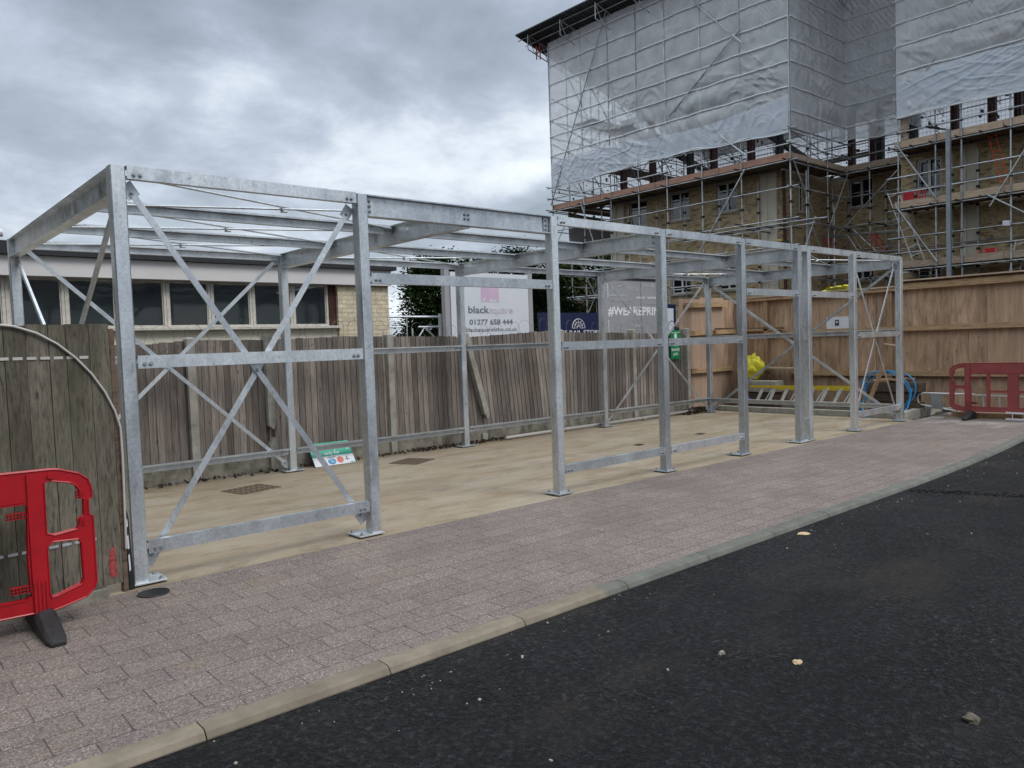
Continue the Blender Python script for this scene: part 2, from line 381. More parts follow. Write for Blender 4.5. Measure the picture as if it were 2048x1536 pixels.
def pavemat():
    m, t, out = nt('aggregate_block_paving'); k = T(t)
    v = k.pos()
    br = k.n('TexBrick'); br.offset = .5; br.inputs['Scale'].default_value = 1; br.inputs['Brick Width'].default_value = .30; br.inputs['Row Height'].default_value = .20
    br.inputs['Mortar Size'].default_value = .0045; br.inputs['Mortar Smooth'].default_value = .6
    br.inputs['Color1'].default_value = (.226,.192,.175,1); br.inputs['Color2'].default_value = (.190,.161,.148,1); br.inputs['Mortar'].default_value = (.106,.089,.081,1)
    wob = k.n('VectorMath', operation='ADD'); nn = k.n('TexNoise'); nn.inputs['Scale'].default_value = 2.1; k.l(v, nn.inputs['Vector'])
    sc = k.n('VectorMath', operation='SCALE'); sc.inputs['Scale'].default_value = .02; k.l(nn.outputs['Color'], sc.inputs[0])
    k.l(v, wob.inputs[0]); k.l(sc.outputs[0], wob.inputs[1]); k.l(wob.outputs[0], br.inputs['Vector'])
    vo = k.n('TexVoronoi'); vo.inputs['Scale'].default_value = 150; k.l(v, vo.inputs['Vector'])
    spk = k.ramp(vo.outputs['Color'], [(.0, (.40,.38,.38)), (.35, (.84,.82,.81)), (.7, (1.12,1.1,1.08)), (1, (2.1,2.05,2.0))])
    col = k.mix(1, br.outputs['Color'], spk, 'MULTIPLY')
    f2 = k.ramp(k.noise(v, 60, 4, .7), [(.32, (.72,.72,.72)), (.62, (1.12,1.12,1.12))]); col = k.mix(1, col, f2, 'MULTIPLY')
    big = k.ramp(k.noise(v, .9, 6, .62), [(.35, (.86,.86,.87)), (.65, (1.12,1.1,1.07))]); col = k.mix(1, col, big, 'MULTIPLY')
    st = k.ramp(k.noise(k.pos((1,1,1), (0,0,.5)), 1.7, 8, .7), [(.60, (0,0,0)), (.72, (1,1,1))])
    col = k.mix(k.math('MULTIPLY', st, .42), col, (.25,.165,.08))
    sp = k.n('SeparateXYZ'); k.l(v, sp.inputs[0])
    far = k.ramp(k.math('ADD', k.math('MULTIPLY', sp.outputs[0], .1), k.math('MULTIPLY', k.noise(k.pos((1,2.2,1)), 1.4, 6, .7), .5)), [(1.36, (0,0,0)), (1.5, (1,1,1))]) if False else None
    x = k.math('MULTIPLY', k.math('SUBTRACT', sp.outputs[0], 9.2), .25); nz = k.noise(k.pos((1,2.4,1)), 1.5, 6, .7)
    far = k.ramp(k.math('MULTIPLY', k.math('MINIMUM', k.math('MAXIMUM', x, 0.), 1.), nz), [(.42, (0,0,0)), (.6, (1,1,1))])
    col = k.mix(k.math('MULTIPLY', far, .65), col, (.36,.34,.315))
    h = k.math('ADD', k.math('MULTIPLY', vo.outputs['Distance'], .6), k.math('MULTIPLY', br.outputs['Fac'], -.5))
    k.surf(out, col, .82, 0, k.bump(h, .8, .006), .3); return m
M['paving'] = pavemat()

def roadmat():
    m, t, out = nt('fresh_asphalt'); k = T(t); v = k.pos()
    vo = k.n('TexVoronoi'); vo.inputs['Scale'].default_value = 80; k.l(v, vo.inputs['Vector'])
    n1 = k.noise(v, 30, 7, .78)
    col = k.ramp(n1, [(.36, (.0015,.0018,.0025)), (.5, (.010,.0108,.0122)), (.62, (.046,.047,.050))])
    col = k.mix(1, col, k.ramp(vo.outputs['Color'], [(.0, (.45,)*3), (.7, (1.1,)*3), (1, (1.9,)*3)]), 'MULTIPLY')
    open_ = k.ramp(k.noise(k.pos((1,1,1), (0,0,.3)), .75, 5, .55), [(.42, (1.15,1.16,1.18)), (.66, (.62,.63,.70))]); col = k.mix(1, col, open_, 'MULTIPLY')
    du = k.ramp(k.noise(k.pos((.55,1.5,1), (0,0,.45)), .9, 8, .66), [(.52, (0,0,0)), (.68, (1,1,1))])
    col = k.mix(k.math('MULTIPLY', du, .55), col, (.055,.045,.036))
    v2 = k.n('TexVoronoi'); v2.inputs['Scale'].default_value = 48; k.l(v, v2.inputs['Vector'])
    pm = k.ramp(k.noise(k.pos((1,1.3,1)), 1.15, 6, .6), [(.46, (0,0,0)), (.62, (1,1,1))])
    col = k.mix(pm, col, k.mix(1, col, k.ramp(v2.outputs['Color'], [(.0, (.12,)*3), (.5, (.8,)*3), (.85, (1.7,)*3), (1, (3.0,)*3)]), 'MULTIPLY'))
    ch = k.ramp(k.noise(v, 120, 2, .5), [(.74, (0,0,0)), (.78, (1,1,1))]); col = k.mix(k.math('MULTIPLY', ch, .35), col, (.20,.19,.18))
    ro = k.ramp(k.noise(v, 2, 5), [(.35, (.55,)*3), (.65, (.78,)*3)])
    h = k.math('ADD', k.math('MULTIPLY', n1, 1.2), k.math('ADD', k.math('MULTIPLY', vo.outputs['Distance'], .8), k.math('MULTIPLY', k.math('MULTIPLY', v2.outputs['Distance'], pm), 1.6)))
    k.surf(out, col, ro, 0, k.bump(h, 1.0, .03), .28); return m
M['road'] = roadmat()

def slabmat():
    m, t, out = nt('stained_concrete_slab'); k = T(t); v = k.pos()
    a = k.noise(k.pos((.35,1.0,1)), 1.0, 8, .66)
    col = k.ramp(a, [(.3, (.285,.240,.182)), (.45, (.335,.280,.207)), (.58, (.362,.313,.240)), (.75, (.395,.352,.290))])
    st = k.ramp(k.noise(k.pos((.5,2.0,1), (0,0,.1)), 1.3, 9, .70), [(.42, (0,0,0)), (.62, (1,1,1))])
    col = k.mix(k.math('MULTIPLY', st, .62), col, (.25,.168,.09))
    dk = k.ramp(k.noise(k.pos((1,1.8,1), (0,0,-.2)), 2.1, 9, .74), [(.50, (0,0,0)), (.68, (1,1,1))]); col = k.mix(k.math('MULTIPLY', dk, .55), col, (.14,.102,.066))
    pale = k.ramp(k.noise(k.pos((1,2.2,1), (0,0,.15)), 1.6, 8, .7), [(.54, (0,0,0)), (.70, (1,1,1))]); col = k.mix(k.math('MULTIPLY', pale, .45), col, (0.380,0.346,0.281))
    yl = k.ramp(k.noise(k.pos((1,2,1), (0,0,.3)), 1.9, 6, .7), [(.66, (0,0,0)), (.74, (1,1,1))]); col = k.mix(k.math('MULTIPLY', yl, .45), col, (0.365,0.228,0.068))
    col = k.mix(1, col, k.ramp(k.noise(v, 60, 5, .75), [(.35, (.82,)*3), (.65, (1.09,)*3)]), 'MULTIPLY')
    k.surf(out, col, .78, 0, k.bump(k.noise(v, 35, 6, .7), .25, .006), .3); return m
M['slab'] = slabmat()

def kerbmat():
    m, t, out = nt('concrete_kerb'); k = T(t); v = k.pos()
    sp = k.n('SeparateXYZ'); k.l(v, sp.inputs[0])
    f = k.ramp(k.math('MULTIPLY', sp.outputs[0], .1), [(.212, (.215,.182,.138)), (.216, (.148,.148,.13))])
    col = k.mix(1, f, k.ramp(k.noise(v, 5, 7, .66), [(.3, (.72,)*3), (.7, (1.2,)*3)]), 'MULTIPLY')
    col = k.mix(1, col, k.ramp(k.n('NewGeometry').outputs['Random Per Island'], [(0, (.86,)*3), (1, (1.1,)*3)]), 'MULTIPLY')
    d = k.ramp(k.noise(v, 9, 8, .7), [(.56, (0,0,0)), (.7, (1,1,1))]); col = k.mix(k.math('MULTIPLY', d, .45), col, (.12,.10,.075))
    k.surf(out, col, .88, 0, k.bump(k.noise(v, 55, 5, .7), .35, .005), .25); return m
M['kerb'] = kerbmat()

# ---------------------------------------------------------------- camera, sky, sun
cam = bpy.data.cameras.new('camera'); cam.sensor_width = 36; cam.lens = 27.256; cam.clip_start = .05; cam.clip_end = 2000
co = bpy.data.objects.new('camera', cam); COL.objects.link(co); SC.camera = co
yaw, pit, rol = R(41.24927), R(-2.82989), R(-2.00314)
Fw = Vector((math.sin(yaw)*math.cos(pit), math.cos(yaw)*math.cos(pit), math.sin(pit))); Rt = Vector((math.cos(yaw), -math.sin(yaw), 0)); Up = Rt.cross(Fw)
R2 = math.cos(rol)*Rt+math.sin(rol)*Up; U2 = -math.sin(rol)*Rt+math.cos(rol)*Up
co.matrix_world = Matrix.Translation((-1.49226,-5.73952,1.58367)) @ Matrix((R2, U2, -Fw)).transposed().to_4x4()

SKYSEED = 21.92
SUN_EL, SUN_AZ = R(50), R(160)      # azimuth measured clockwise from +Y
w = bpy.data.worlds.new('World'); SC.world = w; w.use_nodes = True
t = w.node_tree; t.nodes.clear(); k = T(t)
wo = k.n('OutputWorld'); bg = k.n('Background'); k.l(bg.outputs[0], wo.inputs[0]); bg.inputs['Strength'].default_value = .1
sky = k.n('TexSky'); sky.sky_type = 'NISHITA'; sky.sun_disc = False; sky.sun_elevation = SUN_EL; sky.sun_rotation = SUN_AZ
tc = k.n('TexCoord'); sp = k.n('SeparateXYZ'); k.l(tc.outputs['Generated'], sp.inputs[0])
zz = k.math('MAXIMUM', sp.outputs[2], 0.0); den = k.math('ADD', zz, .30)
cb = k.n('CombineXYZ'); k.l(k.math('DIVIDE', sp.outputs[0], den), cb.inputs[0]); k.l(k.math('DIVIDE', sp.outputs[1], den), cb.inputs[1]); cb.inputs[2].default_value = SKYSEED
big = k.noise(cb.outputs[0], 1.05, 2, .45, .5); fine = k.noise(cb.outputs[0], 3.6, 7, .58, .2)
cl = k.math('ADD', k.math('MULTIPLY', big, .62), k.math('MULTIPLY', fine, .38))
ccol = k.ramp(cl, [(.38, (2.2,2.6,3.05)), (.46, (2.95,3.4,4.0)), (.51, (3.75,4.25,4.95)), (.56, (5.1,5.65,6.2)), (.65, (6.9,7.4,7.7))])
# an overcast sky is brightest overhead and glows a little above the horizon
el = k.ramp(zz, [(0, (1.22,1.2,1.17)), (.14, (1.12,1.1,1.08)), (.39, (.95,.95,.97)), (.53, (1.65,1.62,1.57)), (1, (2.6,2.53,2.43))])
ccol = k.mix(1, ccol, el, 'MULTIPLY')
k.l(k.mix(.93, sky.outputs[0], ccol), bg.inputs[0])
sun = bpy.data.lights.new('sun', 'SUN'); sun.energy = 1.1; sun.angle = R(25); sun.color = (1,.965,.92)
so = bpy.data.objects.new('sun', sun); COL.objects.link(so)
sd = Vector((math.sin(SUN_AZ)*math.cos(SUN_EL), math.cos(SUN_AZ)*math.cos(SUN_EL), math.sin(SUN_EL)))
so.rotation_euler = sd.to_track_quat('Z', 'Y').to_euler(); so.location = (0,0,40)
vs_ = SC.view_settings; SC.display_settings.display_device = 'sRGB'; vs_.view_transform = 'Standard'; vs_.look = 'None'; vs_.exposure = 0.58; vs_.gamma = 1
SC.cycles.max_bounces = 8; SC.cycles.transparent_max_bounces = 24; SC.cycles.caustics_reflective = False; SC.cycles.caustics_refractive = False

# ---------------------------------------------------------------- ground
def struct(name, mb, m, **kw):
    o = mb.build(name, m, **kw); o['kind'] = 'structure'; return o
b = MB(); b.box(-260,320,-260,330,-.6,-.14); struct('ground', b, M['soil'])
def ky(x): return -2.325+max(0, x-6.5)**2*.0085
b = MB(); b.box(-30,15.2,-45,-1.7,-.3,-.040); b.box(15.2,60,-45,3,-.3,-.043); struct('road', b, M['road'])
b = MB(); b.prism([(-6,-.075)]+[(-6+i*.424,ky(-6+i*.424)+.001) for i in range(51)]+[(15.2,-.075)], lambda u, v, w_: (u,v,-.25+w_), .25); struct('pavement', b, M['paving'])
b = MB(); b.box(-6,13.04,-.075,4.27,-.25,.001); struct('concrete_ground', b, M['slab'])
# kerb: stones laid end to end, gently dropping away from the straight at the far end
b = MB(); x = -5.87
while x < 15.2:
    x1 = min(x+.908, 15.2)
    prof = [(0,-.2),(0,.0),(-.085,.0),(-.104,-.010),(-.118,-.034),(-.122,-.2)]
    for q0, q1 in ((x, x1),):
        A = [(q0, ky(q0)+u, z) for u, z in prof]; B = [(q1, ky(q1)+u, z) for u, z in prof]; n = len(prof)
        b.add(A+B, [tuple(range(n)), tuple(range(2*n-1,n-1,-1))]+[(i, i+n, (i+1) % n+n, (i+1) % n) for i in range(n)])
    x = x1+.006
struct('kerb', b, M['kerb'])
b = MB(); y = .22
while y < 4.1:
    b.box(13.06,13.17,y,min(y+.9,4.15),-.2,.115); y += .908
for i in range(3): b.obox((13.35+i*.72,.16+i*.05,.03),(.345,.02,0),(-.004,.06,0),(0,0,.11))
struct('kerb_edging', b, M['conc'], bevel=.008)
b = MB()      # dark made ground between the slab edging and the hoarding
N = 26
vs = []; fs = []
for i in range(N+1):
    for j in range(N+1):
        X = 13.17+i/N*2.2; Y = -3+j/N*7.6
        vs.append((X, Y, -.03+.055*noise.noise((X*2,Y*2,0))+.02*noise.noise((X*7,Y*7,3))))
for i in range(N):
    for j in range(N):
        q = i*(N+1)+j; fs.append((q, q+N+1, q+N+2, q+1))
b.add(vs, fs); struct('bare_ground', b, M['soil'], smooth=True)

# ---------------------------------------------------------------- galvanised steel frame
D = 3.959; PW = .10
XS = [0,1.893,4.148,5.957,7.671,9.158,9.435,10.917,12.687]
XB = [0,3.035,5.982,9.295,12.687]
fr = empty('steel_frame', (0,0,0), 'galvanised steel shelter frame with box posts and cross braces bolted to the concrete slab', 'steel frame')
def boltmesh(ax):
    b = MB(); A = Vector(ax)
    b.tube([A*0, A*.003], .017, 12); b.tube([A*.003, A*.014], .0125, 6); b.tube([A*.014, A*.020], .007, 8)
    return b.mesh('bolt', M['bolt'])
BOLT = {a: boltmesh(v) for a, v in (('-y',(0,-1,0)),('-x',(-1,0,0)),('z',(0,0,1)))}
def bolt(p, a, parent):
    o = bpy.data.objects.new('bolt', BOLT[a]); COL.objects.link(o); o.location = p; put(o, parent)
def post(x, y, plate_box, h=2.9):
    b = MB()
    r = .008; c = [(x+r,y),(x+PW-r,y),(x+PW,y+r),(x+PW,y+PW-r),(x+PW-r,y+PW),(x+r,y+PW),(x,y+PW-r),(x,y+r)]
    b.prism(c, lambda u, v, w_: (u, v, .027+w_), h-.027)
    o = b.build('post', M['galv'], fr)
    x0, x1, y0, y1 = plate_box
    q = MB(); q.box(x0,x1,y0,y1,.014,.0265); bp = q.build('base_plate', M['galv_dull'], o, bevel=.002)
    q = MB(); q.box(x0+.03,x1-.03,y0+.03,y1-.02,.0015,.0138); q.build('packer', M['iron_black'], o)
    for bx_, by_ in ((x0+.035,y0+.035),(x0+.035,y1-.035),(x1-.035,y0+.035),(x1-.035,y1-.035)):
        if not (x-.012 < bx_ < x+PW+.012 and y-.012 < by_ < y+PW+.012): bolt((bx_, by_, .0265), 'z', bp)
    return o
posts = []
for i, x in enumerate(XS):
    if i == 0: pb = (x-.005, x+.215, -.03, .20)
    elif i in (1,4): pb = (x-.13, x+PW+.01, -.03, .20)
    elif i == 5: pb = (x-.07, x+.29, -.03, .19)
    elif i == 6: pb = (x-.01+.03, x+PW+.01, -.022, .18)
    else: pb = (x-.06, x+PW+.06, -.05, .17)
    posts.append(post(x, 0, pb))
for x in XB: posts.append(post(x, D, (x-.09, x+PW+.09, D-.05, D+.16)))
def channel(x0, x1, y, zc, h=.09, d=.055, lip=.018, facing=-1, bolts=True, name='rail'):
    """cold rolled channel along X, its web facing -Y (or +Y)"""
    b = MB(); t_ = .004; yb = y+d
    b.box(x0,x1,y,y+t_,zc-h/2,zc+h/2); b.box(x0,x1,y+t_,yb,zc+h/2-t_,zc+h/2); b.box(x0,x1,y+t_,yb,zc-h/2,zc-h/2+t_)
    b.box(x0,x1,yb-t_,yb,zc+h/2-t_-lip,zc+h/2-t_); b.box(x0,x1,yb-t_,yb,zc-h/2+t_,zc-h/2+t_+lip)
    o = b.build(name, M['galv'], fr)
    if bolts:
        for xx in (x0+.045, x0+.085, x1-.045, x1-.085): bolt((xx, y, zc-.015), '-y', o)
    return o
g = .008
def bay(i, zc, **kw): return channel(XS[i]+PW+g, XS[i+1]-g, .001, zc, **kw)
for i in (0,2,3,7): bay(i, .262); bay(i, 1.560); 
for i in (0,2,3,4,6,7): bay(i, 2.862)
for i in (1,4,6): bay(i, 2.198)
for zc in (.30,1.56,2.862): channel(XS[5]+PW+.002, XS[6]-.002, .012, zc, bolts=False, name='spacer')
def ibeam(p, q, h, wd, name='beam', tf=.011, tw=.007):
    p, q = Vector(p), Vector(q); t_ = (q-p).normalized(); s = t_.cross(Vector((0,0,1))).normalized(); c = (p+q)/2; L = (q-p)/2
    b = MB(); u = Vector((0,0,1))
    b.obox(c+u*(h/2-tf/2), L, s*wd/2, u*tf/2); b.obox(c-u*(h/2-tf/2), L, s*wd/2, u*tf/2); b.obox(c, L, s*tw/2, u*(h/2-tf))
    return b.build(name, M['galv'], fr)
hb = ibeam((XS[1]+PW+.004,.05,2.812),(XS[2]-.004,.05,2.812),.182,.095)
for x0, x1 in ((XS[1]+PW+.003,XS[1]+PW+.072),(XS[2]-.072,XS[2]-.003)):
    q = MB(); q.box(x0,x1,.036,.046,2.735,2.885); c = q.build('cleat', M['galv_dull'], hb, bevel=.002)
    for z in (2.765,2.81,2.855): bolt(((x0+x1)/2,.036,z), '-y', c)
for dx in (-.022,.022):
    for z in (2.79,2.83): bolt((3.085+dx,.0465,z), '-y', hb)
for i, x in enumerate(XB):
    y0 = PW+.003
    if i == 1: y0 = .055
    xc = x+.05 if i else x+.05
    if i == 3: xc = 9.34
    rb = ibeam((xc, y0, 2.802), (xc, D-.003, 2.802), .19, .095, 'rafter')
    if i in (1,2,3,4):
        q = MB(); q.box(xc-.05,xc+.05,D-.0125,D-.003,2.70,2.90); q.build('end_plate', M['galv_dull'], rb)
    for z in (2.76,2.83): bolt((xc-.0045,.17,z),'-x',rb); bolt((xc-.0045,D-.06,z),'-x',rb)
def purlin(x0, x1, y):
    b = MB(); t_ = .003; h = .088; z1 = 2.897
    b.box(x0,x1,y,y+t_,z1-h,z1); b.box(x0,x1,y-.05,y,z1-t_,z1); b.box(x0,x1,y+t_,y+.05,z1-h,z1-h+t_); b.box(x0,x1,y-.05,y-.05+t_,z1-.018,z1-t_)
    o = b.build('purlin', M['galv_dull'], fr)
    for xx in (x0+.05, x1-.05):
        q = MB(); q.box(xx-.04,xx+.04,y-.010,y-.002,z1-h+.006,z1-.02); c = q.build('cleat', M['galv'], o)
        for dx in (-.018,.018): bolt((xx+dx,y-.010,z1-.05),'-y',c)
YP = [1.33, 2.66]
for i in range(4):
    a, c = XB[i]+.05, XB[i+1]+.05
    if i == 2: c = 9.34
    if i == 3: a = 9.34
    for y in YP: purlin(a+.006, c-.006, y)
    purlin(XB[i]+PW+.004, XB[i+1]-.004, D+.05)
def rod(p, q):
    b = MB(); b.tube([p, q], .0095, 8); v = (Vector(q)-Vector(p)); m_ = (Vector(p)+Vector(q))/2
    b.tube([m_-v.normalized()*.03-Vector((0,0,.02)), m_+v.normalized()*.03-Vector((0,0,.02))], .011, 8)
    b.build('tie_rod', M['tube_dark'] if False else M['galv_dull'], fr, smooth=True)
def rodcell(x0, x1, y0, y1):
    rod((x0,y0,2.862),(x1,y1,2.862)); rod((x0,y1,2.844),(x1,y0,2.844))
yl = [.08, 1.30, 2.63, D]
for c in range(3): rodcell(.09, 3.04, yl[c]+.03, yl[c+1]-.03)
rodcell(3.12, 5.98, yl[2]+.03, yl[3]-.03)
for c in (0, 2): rodcell(9.38, 12.69, yl[c]+.03, yl[c+1]-.03)
def brace(p, q, nrm, half=None):
    """flat angle bar bolted to gusset plates at both ends"""
    p, q, n_ = Vector(p), Vector(q), Vector(nrm); t_ = (q-p).normalized(); s = t_.cross(n_).normalized()
    b = MB(); b.obox((p+q)/2, (q-p)/2, s*.0225, n_*.0025); b.obox((p+q)/2+s*.0205+n_*.012, (q-p)/2-t_*.06, s*.002, n_*.0095)
    o = b.build('brace', M['galv'], fr)
    for e, d in ((p, -t_), (q, t_)):
        g_ = MB(); g_.obox(e+d*.02+n_*.008, t_*.055, s*.045, n_*.004); gp = g_.build('gusset', M['galv_dull'], o)
        c = e-n_*.0025
        ax = '-y' if abs(n_.y) > .5 else '-x'
        bolt(c+d*0.0, ax, gp)
    return o
def xbrace(x0, x1, y, z0=.185, z1=2.735):
    brace((x0,y,z1),(x1,y,z0),(0,1,0)); brace((x1,y+.016,z1),(x0,y+.016,z0),(0,1,0))
def xbrace_y(x, y0, y1, z0=.15, z1=2.64):
    brace((x,y0,z1),(x,y1,z0),(1,0,0)); brace((x+.016,y1,z1),(x+.016,y0,z0),(1,0,0))
xbrace(.152, 1.835, .075); xbrace(XS[7]+.14, XS[8]-.05, .075)
xbrace(.16, XB[1]-.05, D+.05, .13, 2.80); xbrace(XB[3]+.15, XB[4]-.05, D+.05, .10, 2.78)
xbrace_y(.05, .16, D-.05); xbrace_y(12.737, .16, D-.05, .11, 2.70)
q = MB(); q.prism([(.93,1.513),(1.045,1.513),(1.0,1.44),(.975,1.44)], lambda u, v, w_: (u, .068+w_, v), .006); cg = q.build('gusset', M['galv'], fr); bolt((.988,.067,1.463), '-y', cg)
for i in range(4):
    for zc in (.275, 1.572):
        b = MB(); x0, x1 = XB[i]+PW+.004, XB[i+1]-.004; y = D+.03
        b.box(x0,x1,y,y+.004,zc-.042,zc+.045); b.box(x0,x1,y-.052,y,zc+.041,zc+.045); b.box(x0,x1,y-.052,y-.048,zc+.026,zc+.041); b.box(x0,x1,y+.004,y+.05,zc-.042,zc-.038)
        o = b.build('rail', M['galv_dull'], fr)
        for xx in (x0+.05, x1-.05):
            q = MB(); q.box(xx-.045,xx+.045,y-.010,y-.001,zc-.036,zc+.036); c = q.build('cleat', M['galv'], o)
            for dx in (-.02,.02): bolt((xx+dx,y-.010,zc),'-y',c)
for zc in (.262, 1.60):
    b = MB(); x = 12.737; y0, y1 = PW+.004, D-.004
    b.box(x,x+.004,y0,y1,zc-.045,zc+.045); b.box(x-.05,x,y0,y1,zc+.041,zc+.045); b.box(x-.05,x-.046,y0,y1,zc+.026,zc+.041)
    b.build('rail', M['galv_dull'], fr)

# ---------------------------------------------------------------- slab furniture
def grate(c, ang, sx, sy, label, pattern):
    g_ = empty('access_cover', (c[0], c[1], .001), label, 'drain cover', 'access covers in the slab')
    ca, sa = math.cos(R(ang)), math.sin(R(ang)); A = Vector((ca,sa,0)); B = Vector((-sa,ca,0)); C0 = Vector((c[0],c[1],.0035))
    b = MB(); b.obox(C0+Vector((0,0,-.002)), A*sx/2, B*sy/2, Vector((0,0,.0015))); b.build('lid', M['lid'], g_)
    b = MB()
    for s_ in (-1,1): b.obox(C0+B*s_*sy/2, A*(sx/2+.012), B*.012, Vector((0,0,.003))); b.obox(C0+A*s_*sx/2, A*.012, B*(sy/2-.013), Vector((0,0,.003)))
    b.build('rim', M['rust'], g_)
    b = MB()
    for i in range(1, 7): b.obox(C0+A*(-sx/2+sx*i/7), A*.013, B*(sy/2-.014), Vector((0,0,.0026)))
    for i in range(1, 4): b.obox(C0+B*(-sy/2+sy*i/4), A*(sx/2-.014), B*.008, Vector((0,0,.0021)))
    b.build('rib', M['rust'], g_)
grate((2.15,3.14), 12, .50, .42, 'rusty ribbed drain cover in the slab behind the nearest cross brace', 0)
grate((4.60,3.40), 25, .50, .42, 'rusty drain cover in the slab near the fence right of the green leaning sign', 0)
for (hx, hy, lb) in ((7.72,1.87,'small square dark hole in the slab left of the fourth front post'), (9.35,1.9,'small square dark hole in the slab left of the twin posts')):
    b = MB(); b.obox((hx,hy,.003),(.085,.02,0),(-.012,.06,0),(0,0,.0015)); o = b.build('drain_hole', M['hole']); tag(o, lb, 'drain hole', 'open holes in the slab')
gd = empty('round_drain', (.055,-.235,.0), 'round black slotted drain cover in the paving at the foot of the nearest post', 'drain cover')
b = MB(); b.tube([(.055,-.235,.0005),(.055,-.235,.003)], .098, 40); b.build('lid', M['hole'], gd)
b = MB(); ring = [(.055+.097*math.cos(a*math.pi/24), -.235+.097*math.sin(a*math.pi/24), .004) for a in range(48)]; b.tube(ring, .005, 6, closed=True)
for i in range(-6, 7):
    yy = i*.0145; hw = math.sqrt(max(0, .094**2-yy**2)); b.box(.055-hw,.055+hw,-.235+yy-.0035,-.235+yy+.0035,.0032,.0065)
b.build('slot_bar', M['iron_black'], gd)
# parking sign propped against the fence
sg = empty('parking_sign', (3.7,4.02,0), 'green and white customer parking sign leaning on the back fence at ground level', 'sign')
Pa, Pb = Vector((3.425,4.015,.006)), Vector((4.045,4.005,.006)); up = Vector((-.05,.24,.32)); up = up.normalized()*.315
ux = (Pb-Pa).normalized(); uz = (up-ux*up.dot(ux)).normalized(); un = ux.cross(uz)      # un points to the camera side
def sp_(u, v, w_=0): return Pa+ux*u+uz*v+un*w_
Wd = (Pb-Pa).length
if un.y > 0: un = -un
def quadp(mb, u0, u1, v0, v1, w0, w1): mb.prism([(u0,v0),(u1,v0),(u1,v1),(u0,v1)], lambda u, v, w_: sp_(u, v, w0+w_*(w1-w0)), 1.0)
b = MB(); quadp(b, 0, Wd, 0, .37, 0, .006); b.build('panel', M['signwhite'], sg)
b = MB(); quadp(b, .0, Wd, .150, .37, .006, .0075); b.build('green_band', M['teal'], sg)
b = MB(); quadp(b, Wd-.08, Wd-.004, .006, .02, .006, .0075); b.build('green_corner', M['teal'], sg)
Rm = Matrix((ux, uz, un)).transposed()
text('Customer parking', .075, sp_(.045,.248,.008), Rm, M['ink_white'], sg, fit=.53, bold=.0012)
text('only for', .075, sp_(.19,.170,.008), Rm, M['ink_white'], sg, bold=.0012)
def discp(mb, u, v, ru, rv, w0=.006, w1=.008, n=20): mb.prism([(u+ru*math.cos(2*math.pi*i/n), v+rv*math.sin(2*math.pi*i/n)) for i in range(n)], lambda a, c, w_: sp_(a, c, w0+w_*(w1-w0)), 1.0)
b = MB(); discp(b, .40,.072,.050,.052); b.build('red_disc', M['ink_red'], sg)
b = MB(); discp(b, .27,.058,.060,.047); b.build('blue_disc', M['ink_blue'], sg)
b = MB(); discp(b, .262,.078,.032,.018,.008,.009); discp(b, .282,.05,.036,.016,.008,.009); b.build('blue_motif', M['ink_lightblue'], sg)
b = MB(); discp(b, .51,.10,.008,.02); discp(b, .49,.075,.018,.006); discp(b, .528,.07,.016,.006); discp(b, .505,.062,.006,.012); b.build('dark_motif', M['ink'], sg)
b = MB(); quadp(b, .46,.56,.128,.131,.006,.0075); b.build('small_print', M['ink_grey'], sg)
b = MB(); quadp(b, .22,.34,.120,.133,.006,.0075); b.build('small_print', M['ink_grey'], sg)
b = MB(); b.tube([(6.95,4.10,.04),(8.5,4.13,.045),(10.2,4.15,.05),(12.3,4.16,.06)], .028, 10)
for x in (8.4,10.6): b.tube([(x,4.128+.007*(x-8.4),.045),(x+.1,4.130+.007*(x-8.4),.046)], .036, 10)
o = b.build('waste_pipe', M['conduit'], smooth=True); tag(o, 'long grey plastic pipe lying along the foot of the back fence', 'pipe')
b = MB()
for i in range(700):
    x = random.choice((random.uniform(1.2,6.5), random.uniform(5.2,7.2), random.uniform(11.9,13.0), random.uniform(11.9,13.0))); y = random.uniform(4.10,4.27) if x < 11.8 else random.uniform(3.98,4.3)
    z = random.uniform(0,.03) if x < 11.8 else random.uniform(0,.13)*max(0,1-abs(x-12.5)/.7)
    s_ = random.uniform(.006,.020); a = random.uniform(0,3)
    b.obox((x,y,z+.012),(s_*math.cos(a),s_*math.sin(a),.006),(-s_*.7*math.sin(a),s_*.7*math.cos(a),.01),(0,0,s_*.35))
o = b.build('leaf_litter', M['leafmould']); o['kind'] = 'stuff'

